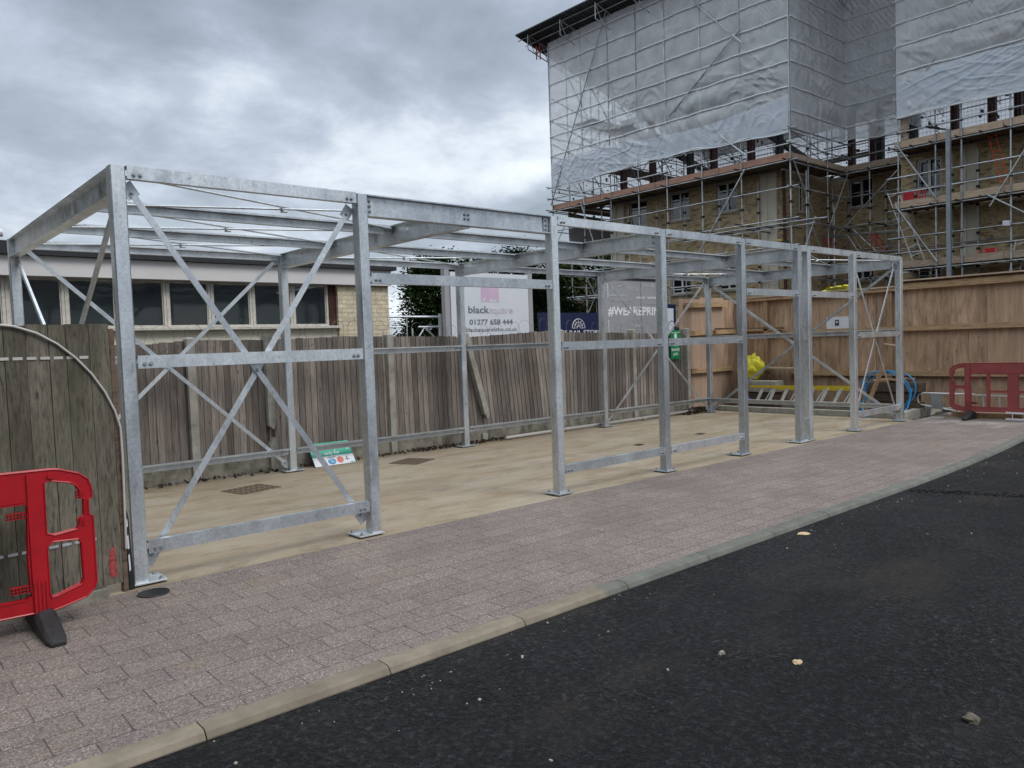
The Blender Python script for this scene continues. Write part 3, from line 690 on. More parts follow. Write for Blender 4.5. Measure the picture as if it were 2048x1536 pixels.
# ---------------------------------------------------------------- back fence
bf = empty('board_fence', (6,4.3,0), 'weathered close board fence with concrete posts and gravel boards behind the steel frame', 'fence')
FP = [-3.3,-1.1,.35,1.925,2.95,4.866,6.25,8.52,10.555,12.35]
FT = [(-4,1.76),(1.4,1.765),(1.95,1.80),(2.9,1.785),(4.14,1.81),(4.8,1.80),(6.2,1.77),(6.35,1.745),(8.4,1.835),(8.55,1.80),(10,1.775),(11.2,1.745),(12.4,1.715)]
def lerp(tab, x):
    for (a, p), (c, q) in zip(tab, tab[1:]):
        if x <= c: return p+(q-p)*(x-a)/(c-a)
    return tab[-1][1]
rng = random.Random(3)
for i in range(len(FP)-1):
    x0, x1 = FP[i]+.055, FP[i+1]-.055; lean = -.105 if i == 6 else (-.012 if i == 5 else 0)
    b = MB(); x = x0
    while x < x1-.01:
        bw = min(rng.uniform(.085,.098), x1-x); top = lerp(FT, x)-rng.uniform(0,.012); bot = .235+rng.uniform(-.01,.015)
        t0 = rng.uniform(.002,.006); sl = rng.uniform(-.004,.004)
        def P(xx, zz, yy): return (xx+lean*(zz-.24)+sl*(zz-.24), yy, zz)
        y0 = 4.332+rng.uniform(0,.004)
        f_ = [(x+.002,y0-.014),(x+bw+.010,y0+.004)]
        vs = [P(x+.003,bot,y0-.012),P(x+bw+.007,bot,y0-.001),P(x+bw+.007,bot,y0+.012),P(x+.003,bot,y0+.008),P(x+.003,top,y0-.012),P(x+bw+.007,top,y0-.001),P(x+bw+.007,top,y0+.012),P(x+.003,top,y0+.008)]
        b.add(vs, [(0,3,2,1),(4,5,6,7),(0,1,5,4),(1,2,6,5),(2,3,7,6),(3,0,4,7)]); x += bw
    for z in (.5,1.05,1.6): b.bar((x0+lean*(z-.24),4.362,z),(x1+lean*(z-.24),4.362,z),.035,.075)
    o = b.build('fence_panel', M['fence'], bf)
    if i == 6: o['label'] = 'leaning fence panel with slanted boards beside the broken post'
    b = MB(); b.box(FP[i]+.05,FP[i+1]-.05,4.30,4.345,-.12,.24+.04*(i == 8)+.03*(i == 7)); b.build('gravel_board', M['gravelboard'], bf, bevel=.006)
def cpost(x, zt, pts=None):
    b = MB(); h = .05
    b.box(x-h,x+h,4.255,4.40,-.15,zt-.02); b.add([(x-h,4.255,zt-.02),(x+h,4.255,zt-.02),(x+h,4.40,zt-.02),(x-h,4.40,zt-.02),(x-h*.5,4.29,zt),(x+h*.5,4.29,zt),(x+h*.5,4.365,zt),(x-h*.5,4.365,zt)],
        [(4,5,6,7),(0,1,5,4),(1,2,6,5),(2,3,7,6),(3,0,4,7)])
    return b.build('fence_post', M['conc'], bf, bevel=.004)
for i, x in enumerate(FP):
    if i == 4:
        b = MB(); b.prism([(x-.05,.62),(x+.02,.56),(x+.05,.70),(x+.05,1.845),(x-.05,1.845)], lambda u, v, w_: (u,4.255+w_,v), .14)
        b.prism([(x-.045,-.1),(x+.055,-.1),(x+.055,.44),(x+.01,.46),(x-.045,.36)], lambda u, v, w_: (u,4.252+w_,v), .14)
        b.tube([(x-.02,4.30,.3),(x-.01,4.31,.7)], .005, 6); q = MB(); q.box(x-.09,x+.09,4.352,4.375,.2,1.75); q.build('dark_gap_board', M['timber_dark'], bf); o = b.build('fence_post', M['conc'], bf); o['label'] = 'concrete fence post snapped near its foot'  # dark board added behind the snapped post to darken the gap
    elif i == 6:
        b = MB(); A, B = Vector((6.29,4.27,1.80)), Vector((6.655,4.245,.47)); b.bar(A, B, .10, .10, (0,1,0)); b.prism([(6.62,.49),(6.715,.49),(6.70,.42),(6.665,.39)], lambda u, v, w_: (u,4.21+w_,v), .08)
        b.tube([(6.66,4.25,.45),(6.67,4.24,.2)], .006, 6); b.box(6.60,6.70,4.262,4.29,-.1,.14); o = b.build('fence_post', M['conc'], bf); o['label'] = 'broken concrete post leaning away from its stump'
    else: cpost(x, 1.83 if i not in (7,) else 1.845)
# razor wire coils along the fence top
b = MB(); pts = []; x = .2; ph = 0
while x < 12.4:
    ztop = lerp(FT, x); rr = .14+.03*math.sin(x*1.7)
    pts.append((x+.20*math.cos(ph), 4.36+.08*math.sin(ph*.5), ztop+.04+rr*1.15*math.sin(ph))); ph += .36; x += .36/(2*math.pi)*.34
b.tube(pts, .0024, 4)
o = b.build('razor_wire', M['wire']); tag(o, 'thin coils of razor wire strung along the top of the back fence', 'razor wire')

# ---------------------------------------------------------------- left foreground fence, pipe, conduit
lf = empty('old_board_fence', (-.5,-.1,0), 'old mossy wide board fence panel with slotted metal straps left of the nearest post', 'fence')
la = Vector((-.985,-.17,0)).normalized(); P0 = Vector((-.085,-.038,0))
def lfp(u, z, w_=0): return P0+la*u+Vector((la.y,-la.x,0))*(-w_)+Vector((0,0,z))
nl = Vector((la.y,-la.x,0)); nl = nl if nl.y < 0 else -nl
def lfp(u, z, w_=0): return P0+la*u+nl*w_+Vector((0,0,z))
b = MB(); u = 0.0; rng = random.Random(5)
while u < 3.2:
    bw = rng.uniform(.10,.145); zt = 1.822-.012*min(u,1)+rng.uniform(-.006,.004)
    vs = [lfp(u+.002,.075,0),lfp(u+bw-.0015,.075,0),lfp(u+bw-.0015,zt,0),lfp(u+.002,zt,0)]; wv = rng.uniform(.018,.023)
    b.add(vs+[v+nl*wv for v in vs], [(0,1,2,3),(4,7,6,5),(0,4,5,1),(1,5,6,2),(2,6,7,3),(3,7,4,0)]); u += bw
b.build('boards', M['oldfence'], lf)
b = MB(); b.prism([(0,-.12),(3.3,-.12),(3.3,.07),(0,.065)], lambda p, q, w_: lfp(p+.10,q,-.02+w_), .06); b.build('gravel_board', M['gravelboard'], lf, bevel=.006)
b = MB(); b.prism([(-.035,-.05),(-.004,-.05),(-.004,1.79),(-.035,1.79)], lambda p, q, w_: lfp(p,q,-.03+w_), .045); b.build('fence_post', M['timber_dark'], lf)
for z, u1 in ((1.605,.14),(.405,.16)):
    b = MB(); u = u1
    while u < 3.1:
        b.prism([(u,z-.010+.01*u),(u+.055,z-.010+.01*u),(u+.055,z+.008+.01*u),(u,z+.008+.01*u)], lambda p, q, w_: lfp(p,q,.0235+w_), .002); u += .077
    o = b.build('strap', M['conduit'] if z > 1 else M['galv_dull'], lf)
b = MB(); b.prism([(.035,.12),(.085,.13),(.092,.22),(.08,.31),(.045,.33),(.04,.24)], lambda p, q, w_: lfp(p,q,.0238+w_), .0006); b.build('paint_mark', simple('red_spray_mark', (.30,.05,.045), .8, 0, .5, 40), lf)
cv = [lfp(u_,z_,.036) for u_, z_ in [(2.2,1.60),(1.3,1.76),(.9,1.82),(.639,1.816),(.566,1.807),(.443,1.765),(.329,1.696),(.225,1.605),(.133,1.498),(.054,1.372),(-.004,1.238),(-.033,1.127),(-.036,.926),(-.028,.54),(-.024,.3)]]
b = MB(); b.tube(cv, .0078, 10)
o = b.build('conduit', M['conduit'], smooth=True); tag(o, 'pale grey flexible conduit arching down over the old board fence', 'conduit')
bp_ = empty('black_duct', (-.03,.02,0), 'black plastic duct with torn white lining beside the foot of the nearest post', 'pipe')
b = MB(); b.tube([(-.028,-.01,0),(-.03,0,.25),(-.032,.01,.5),(-.03,.02,.55)], [.030,.024,.022,.012], 10); b.build('duct', M['blackplastic'], bp_, smooth=True)
b = MB()
for z0, z1 in ((.13,.25),(.28,.38),(.43,.49)): b.prism([(-.034,z0),(-.024,z0+.01),(-.026,z1),(-.035,z1-.01)], lambda u, v, w_: (u,-.036+.04*v-w_,v), .003)
b.build('lining', M['signwhite'], bp_)

# ---------------------------------------------------------------- workshop behind the fence
wk = empty('workshop', (1,6.3,0), 'low flat roofed workshop with a row of dark clerestory windows and a cream brick end', 'building')
b = MB(); b.box(-7,5.085,6.25,6.5,-.15,1.985); b.build('wall', M['render'], wk)
b = MB(); b.box(5.087,6.10,6.20,12,-.15,2.742); b.build('brick_pier', M['brick_cream'], wk)
b = MB(); b.box(4.955,5.085,6.262,6.5,2.03,2.72); b.build('dark_reveal', M['brick_dark'], wk)
b = MB(); b.box(-7,5.11,6.13,6.40,1.985,2.03); b.build('sill', M['frame_old'], wk, bevel=.005)
b = MB(); b.box(-7,6.12,6.11,6.35,2.722,2.99); b.build('fascia', M['white_fascia'], wk, bevel=.004)
b = MB(); b.box(.22,6.19,6.03,6.4,2.992,3.16); b.build('roof_edge', M['black_felt'], wk)
b = MB(); b.box(-7,.215,6.05,6.4,2.992,3.23); b.tube([(-7,6.03,3.25),(.26,6.03,3.25)], .05, 10); b.build('parapet', M['white_fascia'], wk)
b = MB(); b.box(-7,6.05,6.4,12,2.95,3.10); b.build('roof', M['black_felt'], wk)
b = MB(); b.box(-7,5.0,8.4,8.45,-.1,2.9); b.box(-7,5.0,6.52,8.4,1.0,1.05); b.build('interior', M['room'], wk)
MX = [-6.6,-5.9,-5.2,-4.5,-3.8,-3.1,-2.4,-1.75,-1.08,-.38,.282,.970,1.64,2.304,2.957,3.613,4.299,4.955]
for a, c in zip(MX, MX[1:]):
    f_ = MB()
    f_.box(a+.002,a+.042,6.285,6.36,2.032,2.72); f_.box(c-.042,c-.002,6.285,6.36,2.032,2.72); f_.box(a+.042,c-.042,6.285,6.36,2.032,2.065); f_.box(a+.042,c-.042,6.285,6.36,2.69,2.72)
    f_.box(a+.044,a+.058,6.30,6.345,2.067,2.688); f_.box(c-.058,c-.044,6.30,6.345,2.067,2.688)
    wf = f_.build('window', M['frame_old'], wk, bevel=.003)
    p_ = MB(); p_.box(a+.058,c-.058,6.32,6.326,2.066,2.689); p_.build('pane', M['glass_clear'], wf)
def lathe(name, prof, c, m, label, cat, group=None):
    b = MB(); n = 20; vs = []; fs = []
    for r_, z in prof:
        for i in range(n): vs.append((c[0]+r_*math.cos(2*math.pi*i/n), c[1]+r_*math.sin(2*math.pi*i/n), c[2]+z))
    for j in range(len(prof)-1):
        for i in range(n): fs.append((j*n+i, j*n+(i+1) % n, (j+1)*n+(i+1) % n, (j+1)*n+i))
    b.add(vs, fs); return tag(b.build(name, m, smooth=True), label, cat, group)
ball = [(.01,0)]+[(.10*math.sin(math.pi*i/10), .10-.10*math.cos(math.pi*i/10)) for i in range(1,10)]+[(.01,.2)]
lathe('lamp_globe', [(r_*1.35, z*1.35) for r_, z in ball], (1.62,6.58,2.045), M['signwhite'], 'large white globe behind a workshop window, left of the near post', 'lamp globe')
lathe('glass_float', [(r_*.6, z*.6) for r_, z in ball], (3.47,6.46,2.062), M['alu'], 'small pale ball on the sill inside a workshop window', 'ball')
lathe('bucket', [(.065,0),(.075,.12),(.06,.13),(.01,.135)], (3.86,6.50,2.062), M['ink_blue'], 'blue tub on the sill inside the workshop window', 'tub')
lathe('jar', [(.03,0),(.032,.09),(.022,.10),(.024,.13),(.005,.132)], (3.72,6.44,2.062), M['ink_soft'], 'clear jar beside the blue tub inside the workshop window', 'jar')
b = MB()
for i in range(5): b.box(4.42,4.74+.01*(i % 2),6.42,6.6,2.06+.016*i,2.073+.016*i)
tag(b.build('paper_stack', M['signwhite']), 'stack of white papers inside the last workshop window', 'papers')

# ---------------------------------------------------------------- plastic pedestrian barriers
def barrier(name, fn, m, foots, label):
    g_ = empty(name, fn(.36,0,0), label, 'barrier', 'red plastic pedestrian barriers')
    half = [(1.0,.955),(.55,.953),(.206,.949),(.165,.943),(.064,.907),(.016,.868),(.001,.81),(0,.752),(.02,.744),(.022,.655),(0,.64),(0,.239),(.016,.193),(.062,.154),(.162,.13),(.259,.109),(.34,.12),(.509,.124),(1.0,.124)]
    outer = half+[(2-u, z) for u, z in reversed(half[1:-1])]
    h1 = [(.248,.873),(.221,.883),(.109,.858),(.08,.835),(.063,.805),(.06,.765),(.042,.748),(.045,.652),(.062,.640),(.068,.604),(.089,.573),(.21,.557),(.251,.575)]
    h2 = [(.252,.494),(.218,.521),(.086,.512),(.069,.485),(.066,.268),(.083,.236),(.207,.196),(.243,.191),(.253,.221)]
    h3 = [(.345,.766),(.60,.766),(.60,.205),(.37,.205),(.338,.225),(.345,.285),(.348,.43),(.336,.74)]
    h4 = [(.645,.76),(.92,.76),(.92,.51),(.90,.485),(.665,.485),(.645,.51)]; h5 = [(.645,.43),(.665,.455),(.90,.455),(.92,.43),(.92,.205),(.645,.205)]
    hs = [h1,h2,h3,h4,h5]; hs += [[(2-u, z) for u, z in h] for h in hs]
    b = MB(); b.add(*plate(outer, hs, .036, fn))
    # raised rims round every opening, the way these panels are moulded
    for lp in [outer]+hs:
        for s_ in (-1,1): b.tube([fn(u,z,s_*.019) for u, z in lp], .0055, 5, closed=True)
    for u0 in (.30, 1.70):      # the two uprights
        for s_ in (-1,1): b.prism([(u0-.044,.93),(u0+.036,.935),(u0+.036,.115),(u0-.040,.115)], lambda u, v, w_: fn(u,v,s_*(.019+.014*w_)), 1.0)
        for i in range(4): b.prism([(u0-.035+i*.02,.115),(u0-.027+i*.02,.115),(u0-.027+i*.02,.30),(u0-.035+i*.02,.30)], lambda u, v, w_: fn(u,v,.0331+.008*w_), 1.0)
    for z in (.70,.268):        # ribbed lugs
        for s0, d in ((.346,1),(1.654,-1)):
            for i in range(6): b.prism([(s0+d*.017*i,z-.018),(s0+d*(.017*i+.004),z-.018),(s0+d*(.017*i+.004),z+.018),(s0+d*.017*i,z+.018)], lambda u, v, w_: fn(u,v,-.02+.04*w_), 1.0)
            for dz in (-.018,0,.016): b.prism([(s0,z+dz),(s0+d*.10,z+dz),(s0+d*.10,z+dz+.003),(s0,z+dz+.003)], lambda u, v, w_: fn(u,v,-.018+.036*w_), 1.0)
    for i in range(10): b.prism([(.018,.655+.0095*i),(.046,.655+.0095*i),(.046,.658+.0095*i),(.018,.658+.0095*i)], lambda u, v, w_: fn(u,v,-.022+.044*w_), 1.0)
    for dz in (0,.05): 
        for i in range(4): b.prism([(.045,.59+dz*3.2+i*.011),(.085,.60+dz*3.2+i*.011),(.085,.604+dz*3.2+i*.011),(.045,.594+dz*3.2+i*.011)], lambda u, v, w_: fn(u,v,-.024+.048*w_), 1.0)
    b.build('panel', m, g_)
    b = MB(); b.prism([(.348,.775),(1.652,.775),(1.652,.928),(.348,.928)], lambda u, v, w_: fn(u,v,.0185+.004*w_), 1.0); b.build('top_band', m, g_)
    b = MB(); c = fn(.212,.913,.018); c2 = fn(.212,.913,.036); b.tube([c, c2], .017, 16); b.build('knob', m, g_)
    for u0 in foots:
        b = MB(); secs = []
        for v_, hw, h in ((-.36,.038,.028),(-.30,.052,.045),(-.10,.058,.105),(-.03,.058,.135),(.03,.058,.135),(.12,.055,.10),(.30,.050,.045),(.34,.036,.026)):
            secs.append([fn(u0+a*hw, z*h, -v_) for a, z in ((-1,0),(-1,.75),(-.62,1),(.62,1),(1,.75),(1,0))])
        vs = [p for s_ in secs for p in s_]; fs = [tuple(range(6)), tuple(len(vs)-1-i for i in range(6))]
        for i in range(len(secs)-1):
            for j in range(6): fs.append((i*6+j, i*6+(j+1) % 6, (i+1)*6+(j+1) % 6, (i+1)*6+j))
        b.add(vs, fs); b.build('foot', M['rubber'], g_, bevel=.006)
    return g_
barrier('pedestrian_barrier', lambda u, z, w_: (-.345-u, -.5-w_+.0*u, z), M['red'], (.285, 1.70), 'bright red plastic pedestrian barrier with black rubber foot beside the old board fence')
barrier('pedestrian_barrier', lambda u, z, w_: (13.65-w_, -.45-u, z*1.03+.012), M['red_faded'], (.34, 1.70), 'faded red plastic pedestrian barrier in front of the plywood hoarding')

# ---------------------------------------------------------------- stones lying about
def lump(name, c, s_, m, label, cat, seed, flat=.6, group=None):
    bm = bmesh.new(); bmesh.ops.create_icosphere(bm, subdivisions=3, radius=1.0); b = MB()
    vs = []
    for v in bm.verts:
        p = v.co; k_ = 1+.45*noise.noise(p*1.3+Vector((seed,0,0)))+.2*noise.noise(p*3.5+Vector((0,seed,0)))
        vs.append((c[0]+p.x*s_*k_, c[1]+p.y*s_*k_*.8, c[2]+max(-.3,p.z*k_)*s_*flat+.2*s_*flat))
    b.add(vs, [tuple(v.index for v in f.verts) for f in bm.faces]); bm.free()
    return tag(b.build(name, m, smooth=True), label, cat, group)
RZ = -.040
lump('mud_clod', (1.985,-4.60,RZ), .038, M['clod'], 'brown lump of mud lying on the black road', 'mud', 3)
lump('mortar_lump', (2.03,-3.80,RZ), .026, M['sand'], 'sandy lump of mortar on the black road', 'mortar', 9, .45)
lump('stone', (1.87,-3.47,RZ), .020, M['stonechip'], 'small pale stone on the road left of the sandy mortar', 'stone', 5)
lump('mortar_smear', (4.42,-2.56,RZ), .055, M['sand'], 'flat sandy smear of mortar on the road against the kerb', 'mortar', 12, .12)
b = MB(); rng = random.Random(11)
for i in range(190):
    if i < 150: x = rng.uniform(-.5,11); y = -2.47-abs(rng.gauss(0,.22))
    else: x = rng.uniform(-.6,9); y = rng.uniform(-6,-2.6)
    s_ = rng.choice((.002,.003,.003,.004,.007)); a = rng.uniform(0,3)
    b.obox((x,y,RZ+s_*.4),(s_*math.cos(a),s_*math.sin(a),0),(-s_*.7*math.sin(a),s_*.7*math.cos(a),.001),(0,0,s_*.5))
for i in range(90):
    x = rng.uniform(-.6,11); y = rng.uniform(-2.2,.0); s_ = rng.choice((.003,.004,.006)); a = rng.uniform(0,3)
    b.obox((x,y,s_*.4),(s_*math.cos(a),s_*math.sin(a),0),(-s_*.7*math.sin(a),s_*.7*math.cos(a),.001),(0,0,s_*.5))
o = b.build('stone_chips', M['stonechip']); o['kind'] = 'stuff'
b = MB(); rng = random.Random(4)      # ragged seam where the road was laid in two passes
for i in range(700):
    s_ = rng.random(); x = 5.75+.75*math.sin(s_*3.2)+rng.gauss(0,.05)+1.0*(1-s_); y = -2.5-s_*3.6; r_ = rng.uniform(.005,.014)
    a = rng.uniform(0,3); b.obox((x,y,RZ+r_*.3),(r_*math.cos(a),r_*math.sin(a),.002),(-r_*.7*math.sin(a),r_*.7*math.cos(a),0),(0,0,r_*.5))
o = b.build('asphalt_crumbs', M['road']); o['kind'] = 'stuff'

# ---------------------------------------------------------------- plywood hoarding
hd = empty('plywood_hoarding', (14.5,0,0), 'tall plywood hoarding with timber rails behind the steel frame and the faded red barrier', 'hoarding')
edges = [4.40,3.62,2.42,1.22,.72,-.79,-2.0,-3.22,-4.44,-5.66,-6.9,-8.1]
for i, (a, c) in enumerate(zip(edges, edges[1:])):
    b = MB(); z1 = 2.47 if i < 4 else 2.57
    b.box(14.50+.003*(i % 2),14.518+.003*(i % 2),c+.003,a-.003,.10-.02*(i % 3),z1); o = b.build('plywood_sheet', M['ply_new'] if c < -.8 else M['ply'], hd)
    if i == 5: o['label'] = 'clean pale plywood sheet'
b = MB(); b.box(14.40,14.50,.73,4.42,2.40,2.47); b.build('rail', M['timber'], hd)
b = MB(); b.box(14.41,14.50,-8.2,.72,2.41,2.53); b.build('rail', M['timber'], hd)
b = MB(); b.box(14.36,14.56,-8.2,.75,2.573,2.60); b.build('cap', M['board_pale'], hd)
b = MB(); b.box(14.38,14.56,.75,4.4,2.473,2.50); b.build('cap', M['board_pale'], hd)
for z, a, c in ((1.60,3.7,-8.2),(.715,3.1,-8.2)):
    b = MB(); b.box(14.42,14.50,c,a,z,z+.10); b.build('rail', M['timber'], hd)
b = MB(); b.box(14.43,14.50,3.3,4.4,1.72,1.80); o = b.build('rail', M['timber'], hd)
for y in (3.66,.93,-2.0,-5.0):
    for z0, z1 in ((.05,.713),(.817,1.598),(1.702,2.398)):
        b = MB(); b.box(14.43,14.499,y-.05,y+.05,z0,z1); b.build('upright', M['timber_v'], hd)
gp = empty('plywood_screen', (13.2,4.42,0), 'pinkish plywood screen with offcut rails closing the gap beside the board fence', 'screen')
for i, (a, c, z0, z1, m) in enumerate(((12.27,13.02,.10,2.46,'ply_pink'),(13.024,13.93,.08,2.50,'ply_pink'),(13.935,14.49,.0,2.46,'ply'))):
    b = MB(); b.box(a,c,4.42,4.438,z0,z1); b.build('plywood_sheet', M[m], gp)
for z, a, c, dz in ((2.27,12.42,13.9,.03),(1.66,12.50,14.3,.03),(.84,12.56,14.2,.0)):
    b = MB(); b.bar((a,4.365,z+.05),(c,4.365,z+.05+dz),.07,.10); b.build('rail', M['timber'], gp)
b = MB(); b.bar((13.4,4.30,1.80),(14.40,3.2,1.765),.10,.035); o = b.build('loose_board', M['timber_dark']); tag(o, 'dark loose board resting on the middle rail in the hoarding corner', 'board')
b = MB(); b.bar((14.26,3.85,.905),(14.26,2.55,.870),.16,.03); o = b.build('scrap_board', M['board_pale']); tag(o, 'narrow pale scrap board wedged across the yellow bag', 'board')
b = MB(); b.box(14.42,14.496,1.82,2.255,1.715,1.95); b.cur = 0
nb = empty('notice', (14.49,2.02,1.7), 'white notice with a small black emblem on the plywood hoarding', 'notice')
b = MB(); b.box(14.475,14.494,1.72,2.255,1.703,1.95); b.build('board', M['signwhite'], nb)
b = MB(); b.box(14.470,14.474,1.98,2.065,1.765,1.885); b.build('emblem', M['ink'], nb)
b = MB(); b.prism([(2.022,1.815),(2.045,1.842),(2.043,1.858),(2.030,1.860),(2.022,1.850),(2.014,1.860),(2.001,1.858),(1.999,1.842)], lambda u, v, w_: (14.4695-w_,u,v), .001); b.build('heart', M['ink_white'], nb)
ys = empty('folded_sign', (14.42,2.0,2.5), 'yellow folded fabric sign reading Pedestrians draped on top of the hoarding', 'sign')
b = MB(); prof = [(2.30,2.50),(2.24,2.53),(2.17,2.575),(2.12,2.585),(2.09,2.565),(2.05,2.578),(2.01,2.568),(1.96,2.592),(1.90,2.590),(1.87,2.57),(1.84,2.585),(1.81,2.605),(1.77,2.59),(1.72,2.57),(1.66,2.55),(1.62,2.50)]
b.prism([(u, v) for u, v in prof], lambda u, v, w_: (14.375+w_*.16+.02*math.sin(u*40),u,v+.002), 1.0); b.build('fabric', M['yellow'], ys)
text('Pedestrians', .062, (14.352,2.175,2.512), FACE_X, M['ink'], ys, fit=.40, bold=.001)
# yellow bag hanging in the corner
b = MB(); bm = bmesh.new(); bmesh.ops.create_icosphere(bm, subdivisions=4, radius=1.0); vs = []
for v in bm.verts:
    p = v.co; k_ = 1+.30*noise.noise(p*2.2)+.10*abs(noise.noise(p*6))+.16*noise.noise(Vector((p.x*2,p.y*6,p.z*3)))
    wd = 1.0-.45*max(0,p.z)
    vs.append((14.05+p.x*.16*k_*wd, 3.80+p.y*.29*k_*wd-.05*p.z, 92e-2+p.z*.27*k_))
b.add(vs, [tuple(v.index for v in f.verts) for f in bm.faces]); bm.free()
o = b.build('yellow_bag', M['yellow'], smooth=True); tag(o, 'crumpled bright yellow bag hanging in the corner of the hoarding', 'bag')
b = MB(); b.box(13.75,14.1,3.05,3.85,.38,.62); o = b.build('concrete_block', M['conc'], bevel=.01); tag(o, 'long grey block lying on a block under the yellow bag', 'block')
b = MB(); b.box(13.78,14.1,3.1,3.8,.0,.375); o = b.build('block_base', M['timber_dark'], bevel=.01); tag(o, 'dark timber block carrying the long grey block', 'block')
lump('blue_sack', (13.52,3.62,.14), .16, M['blue_bag'], 'dark blue crumpled sack at the end of the yellow stepladder', 'sack', 21, .9)

# yellow stepladder lying on its side
sl = empty('yellow_stepladder', (13.5,2.4,0), 'yellow fibreglass stepladder with aluminium treads lying on its side along the edging', 'ladder')
b = MB(); b.bar((13.50,3.50,.515),(13.50,1.25,.535),.03,.05); b.build('stile', M['yellow_grp'], sl)
b = MB(); b.bar((13.80,3.45,.46),(13.80,1.25,.48),.03,.06); b.build('stile', M['yellow_grp'], sl)
b = MB(); b.bar((13.50,3.58,.215),(13.50,1.25,.20),.03,.04); b.build('stile', M['yellow_grp'], sl)
for i in range(8):
    y = 3.33-i*.285
    b = MB(); b.obox((13.53,y-.05,.362),(.012,0,0),(0,-.068,.135),(0,.03,.010)); b.obox((13.57,y-.045,.362),(.03,0,0),(0,-.068,.135),(0,.004,.002)); b.build('tread', M['alu'], sl)
    if i % 2:
        b = MB(); b.bar((13.515,y+.11,.225),(13.515,y-.07,.50),.012,.022); b.build('stay', M['alu'], sl)

# stacked dark timbers, blue pipe coil, leaning post
for i, (x, y0, y1, z, lb) in enumerate(((13.95,.15,1.18,.05,'lowest dark baulk of the timber stack behind the blue pipe'),(13.97,.22,1.12,.245,'middle dark baulk of the timber stack behind the blue pipe'),(13.93,.12,1.22,.44,'topmost dark baulk of the timber stack behind the blue pipe'))):
    b = MB(); b.box(x-.16,x+.16,y0,y1,z,z+.185); o = b.build('timber_baulk', M['timber_dark'], bevel=.012); tag(o, lb, 'timber', 'dark timber baulks')
b = MB(); rng = random.Random(8)
for i in range(14):
    a = rng.uniform(-.5,.5); b.obox((13.9+rng.uniform(-.1,.1),rng.uniform(.35,1.0),.64+rng.uniform(0,.05)),(.05,.02,0),(.03*a,.16,.02*rng.uniform(-1,1)),(0,0,.012))
o = b.build('timber_offcuts', M['timber']); o['kind'] = 'stuff'
cb_ = MB()
for i, (ry, rz, cy, cz, x, tilt) in enumerate(((.42,.36,.56,.50,13.42,.05),(.47,.38,.53,.47,13.45,-.06),(.44,.35,.62,.49,13.48,.1))):
    cb_.tube([(x+.03*math.sin(a*.15),cy+ry*math.cos(a*math.pi/20),cz+rz*math.sin(a*math.pi/20)+tilt*math.cos(a*math.pi/20)) for a in range(40)], .0125, 8, closed=True)
cb_.tube([(13.44,.12,.55),(13.40,.14,.35),(13.36,.17,.19),(13.30,.2,.13)], .0125, 8); cb_.tube([(13.40,1.0,.3),(13.2,.92,.19),(13.05,.86,.13),(12.98,.80,.03),(12.94,.76,.015)], .0125, 8)
o = cb_.build('blue_pipe_coil', M['blue_pipe'], smooth=True); tag(o, 'coil of blue water pipe standing behind the last front post', 'pipe coil')
lp = empty('leaning_post', (13.3,.92,.05), 'rough timber post with a nailed cross piece leaning beside the blue pipe coil', 'post')
b = MB(); b.tube([(13.28,.93,.08),(13.32,.68,.72),(13.36,.43,1.345)], [.042,.040,.036], 8); b.build('pole', M['timber_v'], lp, smooth=True)
b = MB(); b.bar((13.33,.56,1.375),(13.36,.38,1.34),.05,.022); b.build('cross_piece', M['board_pale'], lp)

# ladders
def ladder(name, p, q, side, wd, n, m, label, r=.022, group='ladders on the site'):
    p, q, side = Vector(p), Vector(q), Vector(side).normalized(); g_ = empty(name, p, label, 'ladder', group)
    up = (q-p).normalized().cross(side)
    for s_ in (-1,1): b = MB(); b.bar(p+side*s_*wd/2, q+side*s_*wd/2, r, r*2.6, up); b.build('stile', m, g_)
    for i in range(n):
        c = p+(q-p)*((i+.5)/n); b = MB(); b.tube([c-side*wd/2, c+side*wd/2], r*.62, 8); b.build('rung', m, g_)
    return g_
ladder('aluminium_ladder', (14.0,.05,.29), (14.0,-2.6,.24), (0,.03,1), .26, 10, M['alu'], 'aluminium ladder lying on its side behind the faded red barrier', .02)
hu = empty('work_platform', (13.9,.0,.1), 'folded aluminium step platform lying on its side left of the faded barrier', 'platform')
b = MB(); b.tube([(13.92,-.75,.42),(13.92,.10,.425),(13.92,.19,.40),(13.92,.215,.34),(13.92,.20,.25),(13.92,.15,.205),(13.92,-.45,.11)], .014, 10); b.build('frame_tube', M['alu'], hu, smooth=True)
b = MB(); b.prism([(-.02,.40),(-.22,.41),(-.24,.13),(-.06,.17)], lambda u, v, w_: (13.905-w_*.02,u,v), 1.0); b.build('tread_plate', simple('grey_tread', (.30,.31,.31), .6, .2), hu)
b = MB(); b.box(13.78,13.88,-1.55,-.42,-.005,.105); o = b.build('timber_beam', M['timber'], bevel=.005); tag(o, 'short sawn timber beam on the ground under the faded barrier', 'timber')
b = MB(); b.bar((13.6,-1.35,.14),(13.62,-2.4,.12),.03,.03); b.bar((13.6,-1.35,.03),(13.62,-2.4,.03),.03,.03)
for i in range(5): b.bar((13.6,-1.45-i*.2,.03),(13.6,-1.45-i*.2,.13),.012,.012)
o = b.build('short_ladder', M['alu']); tag(o, 'short aluminium ladder section lying flat under the faded barrier', 'ladder')

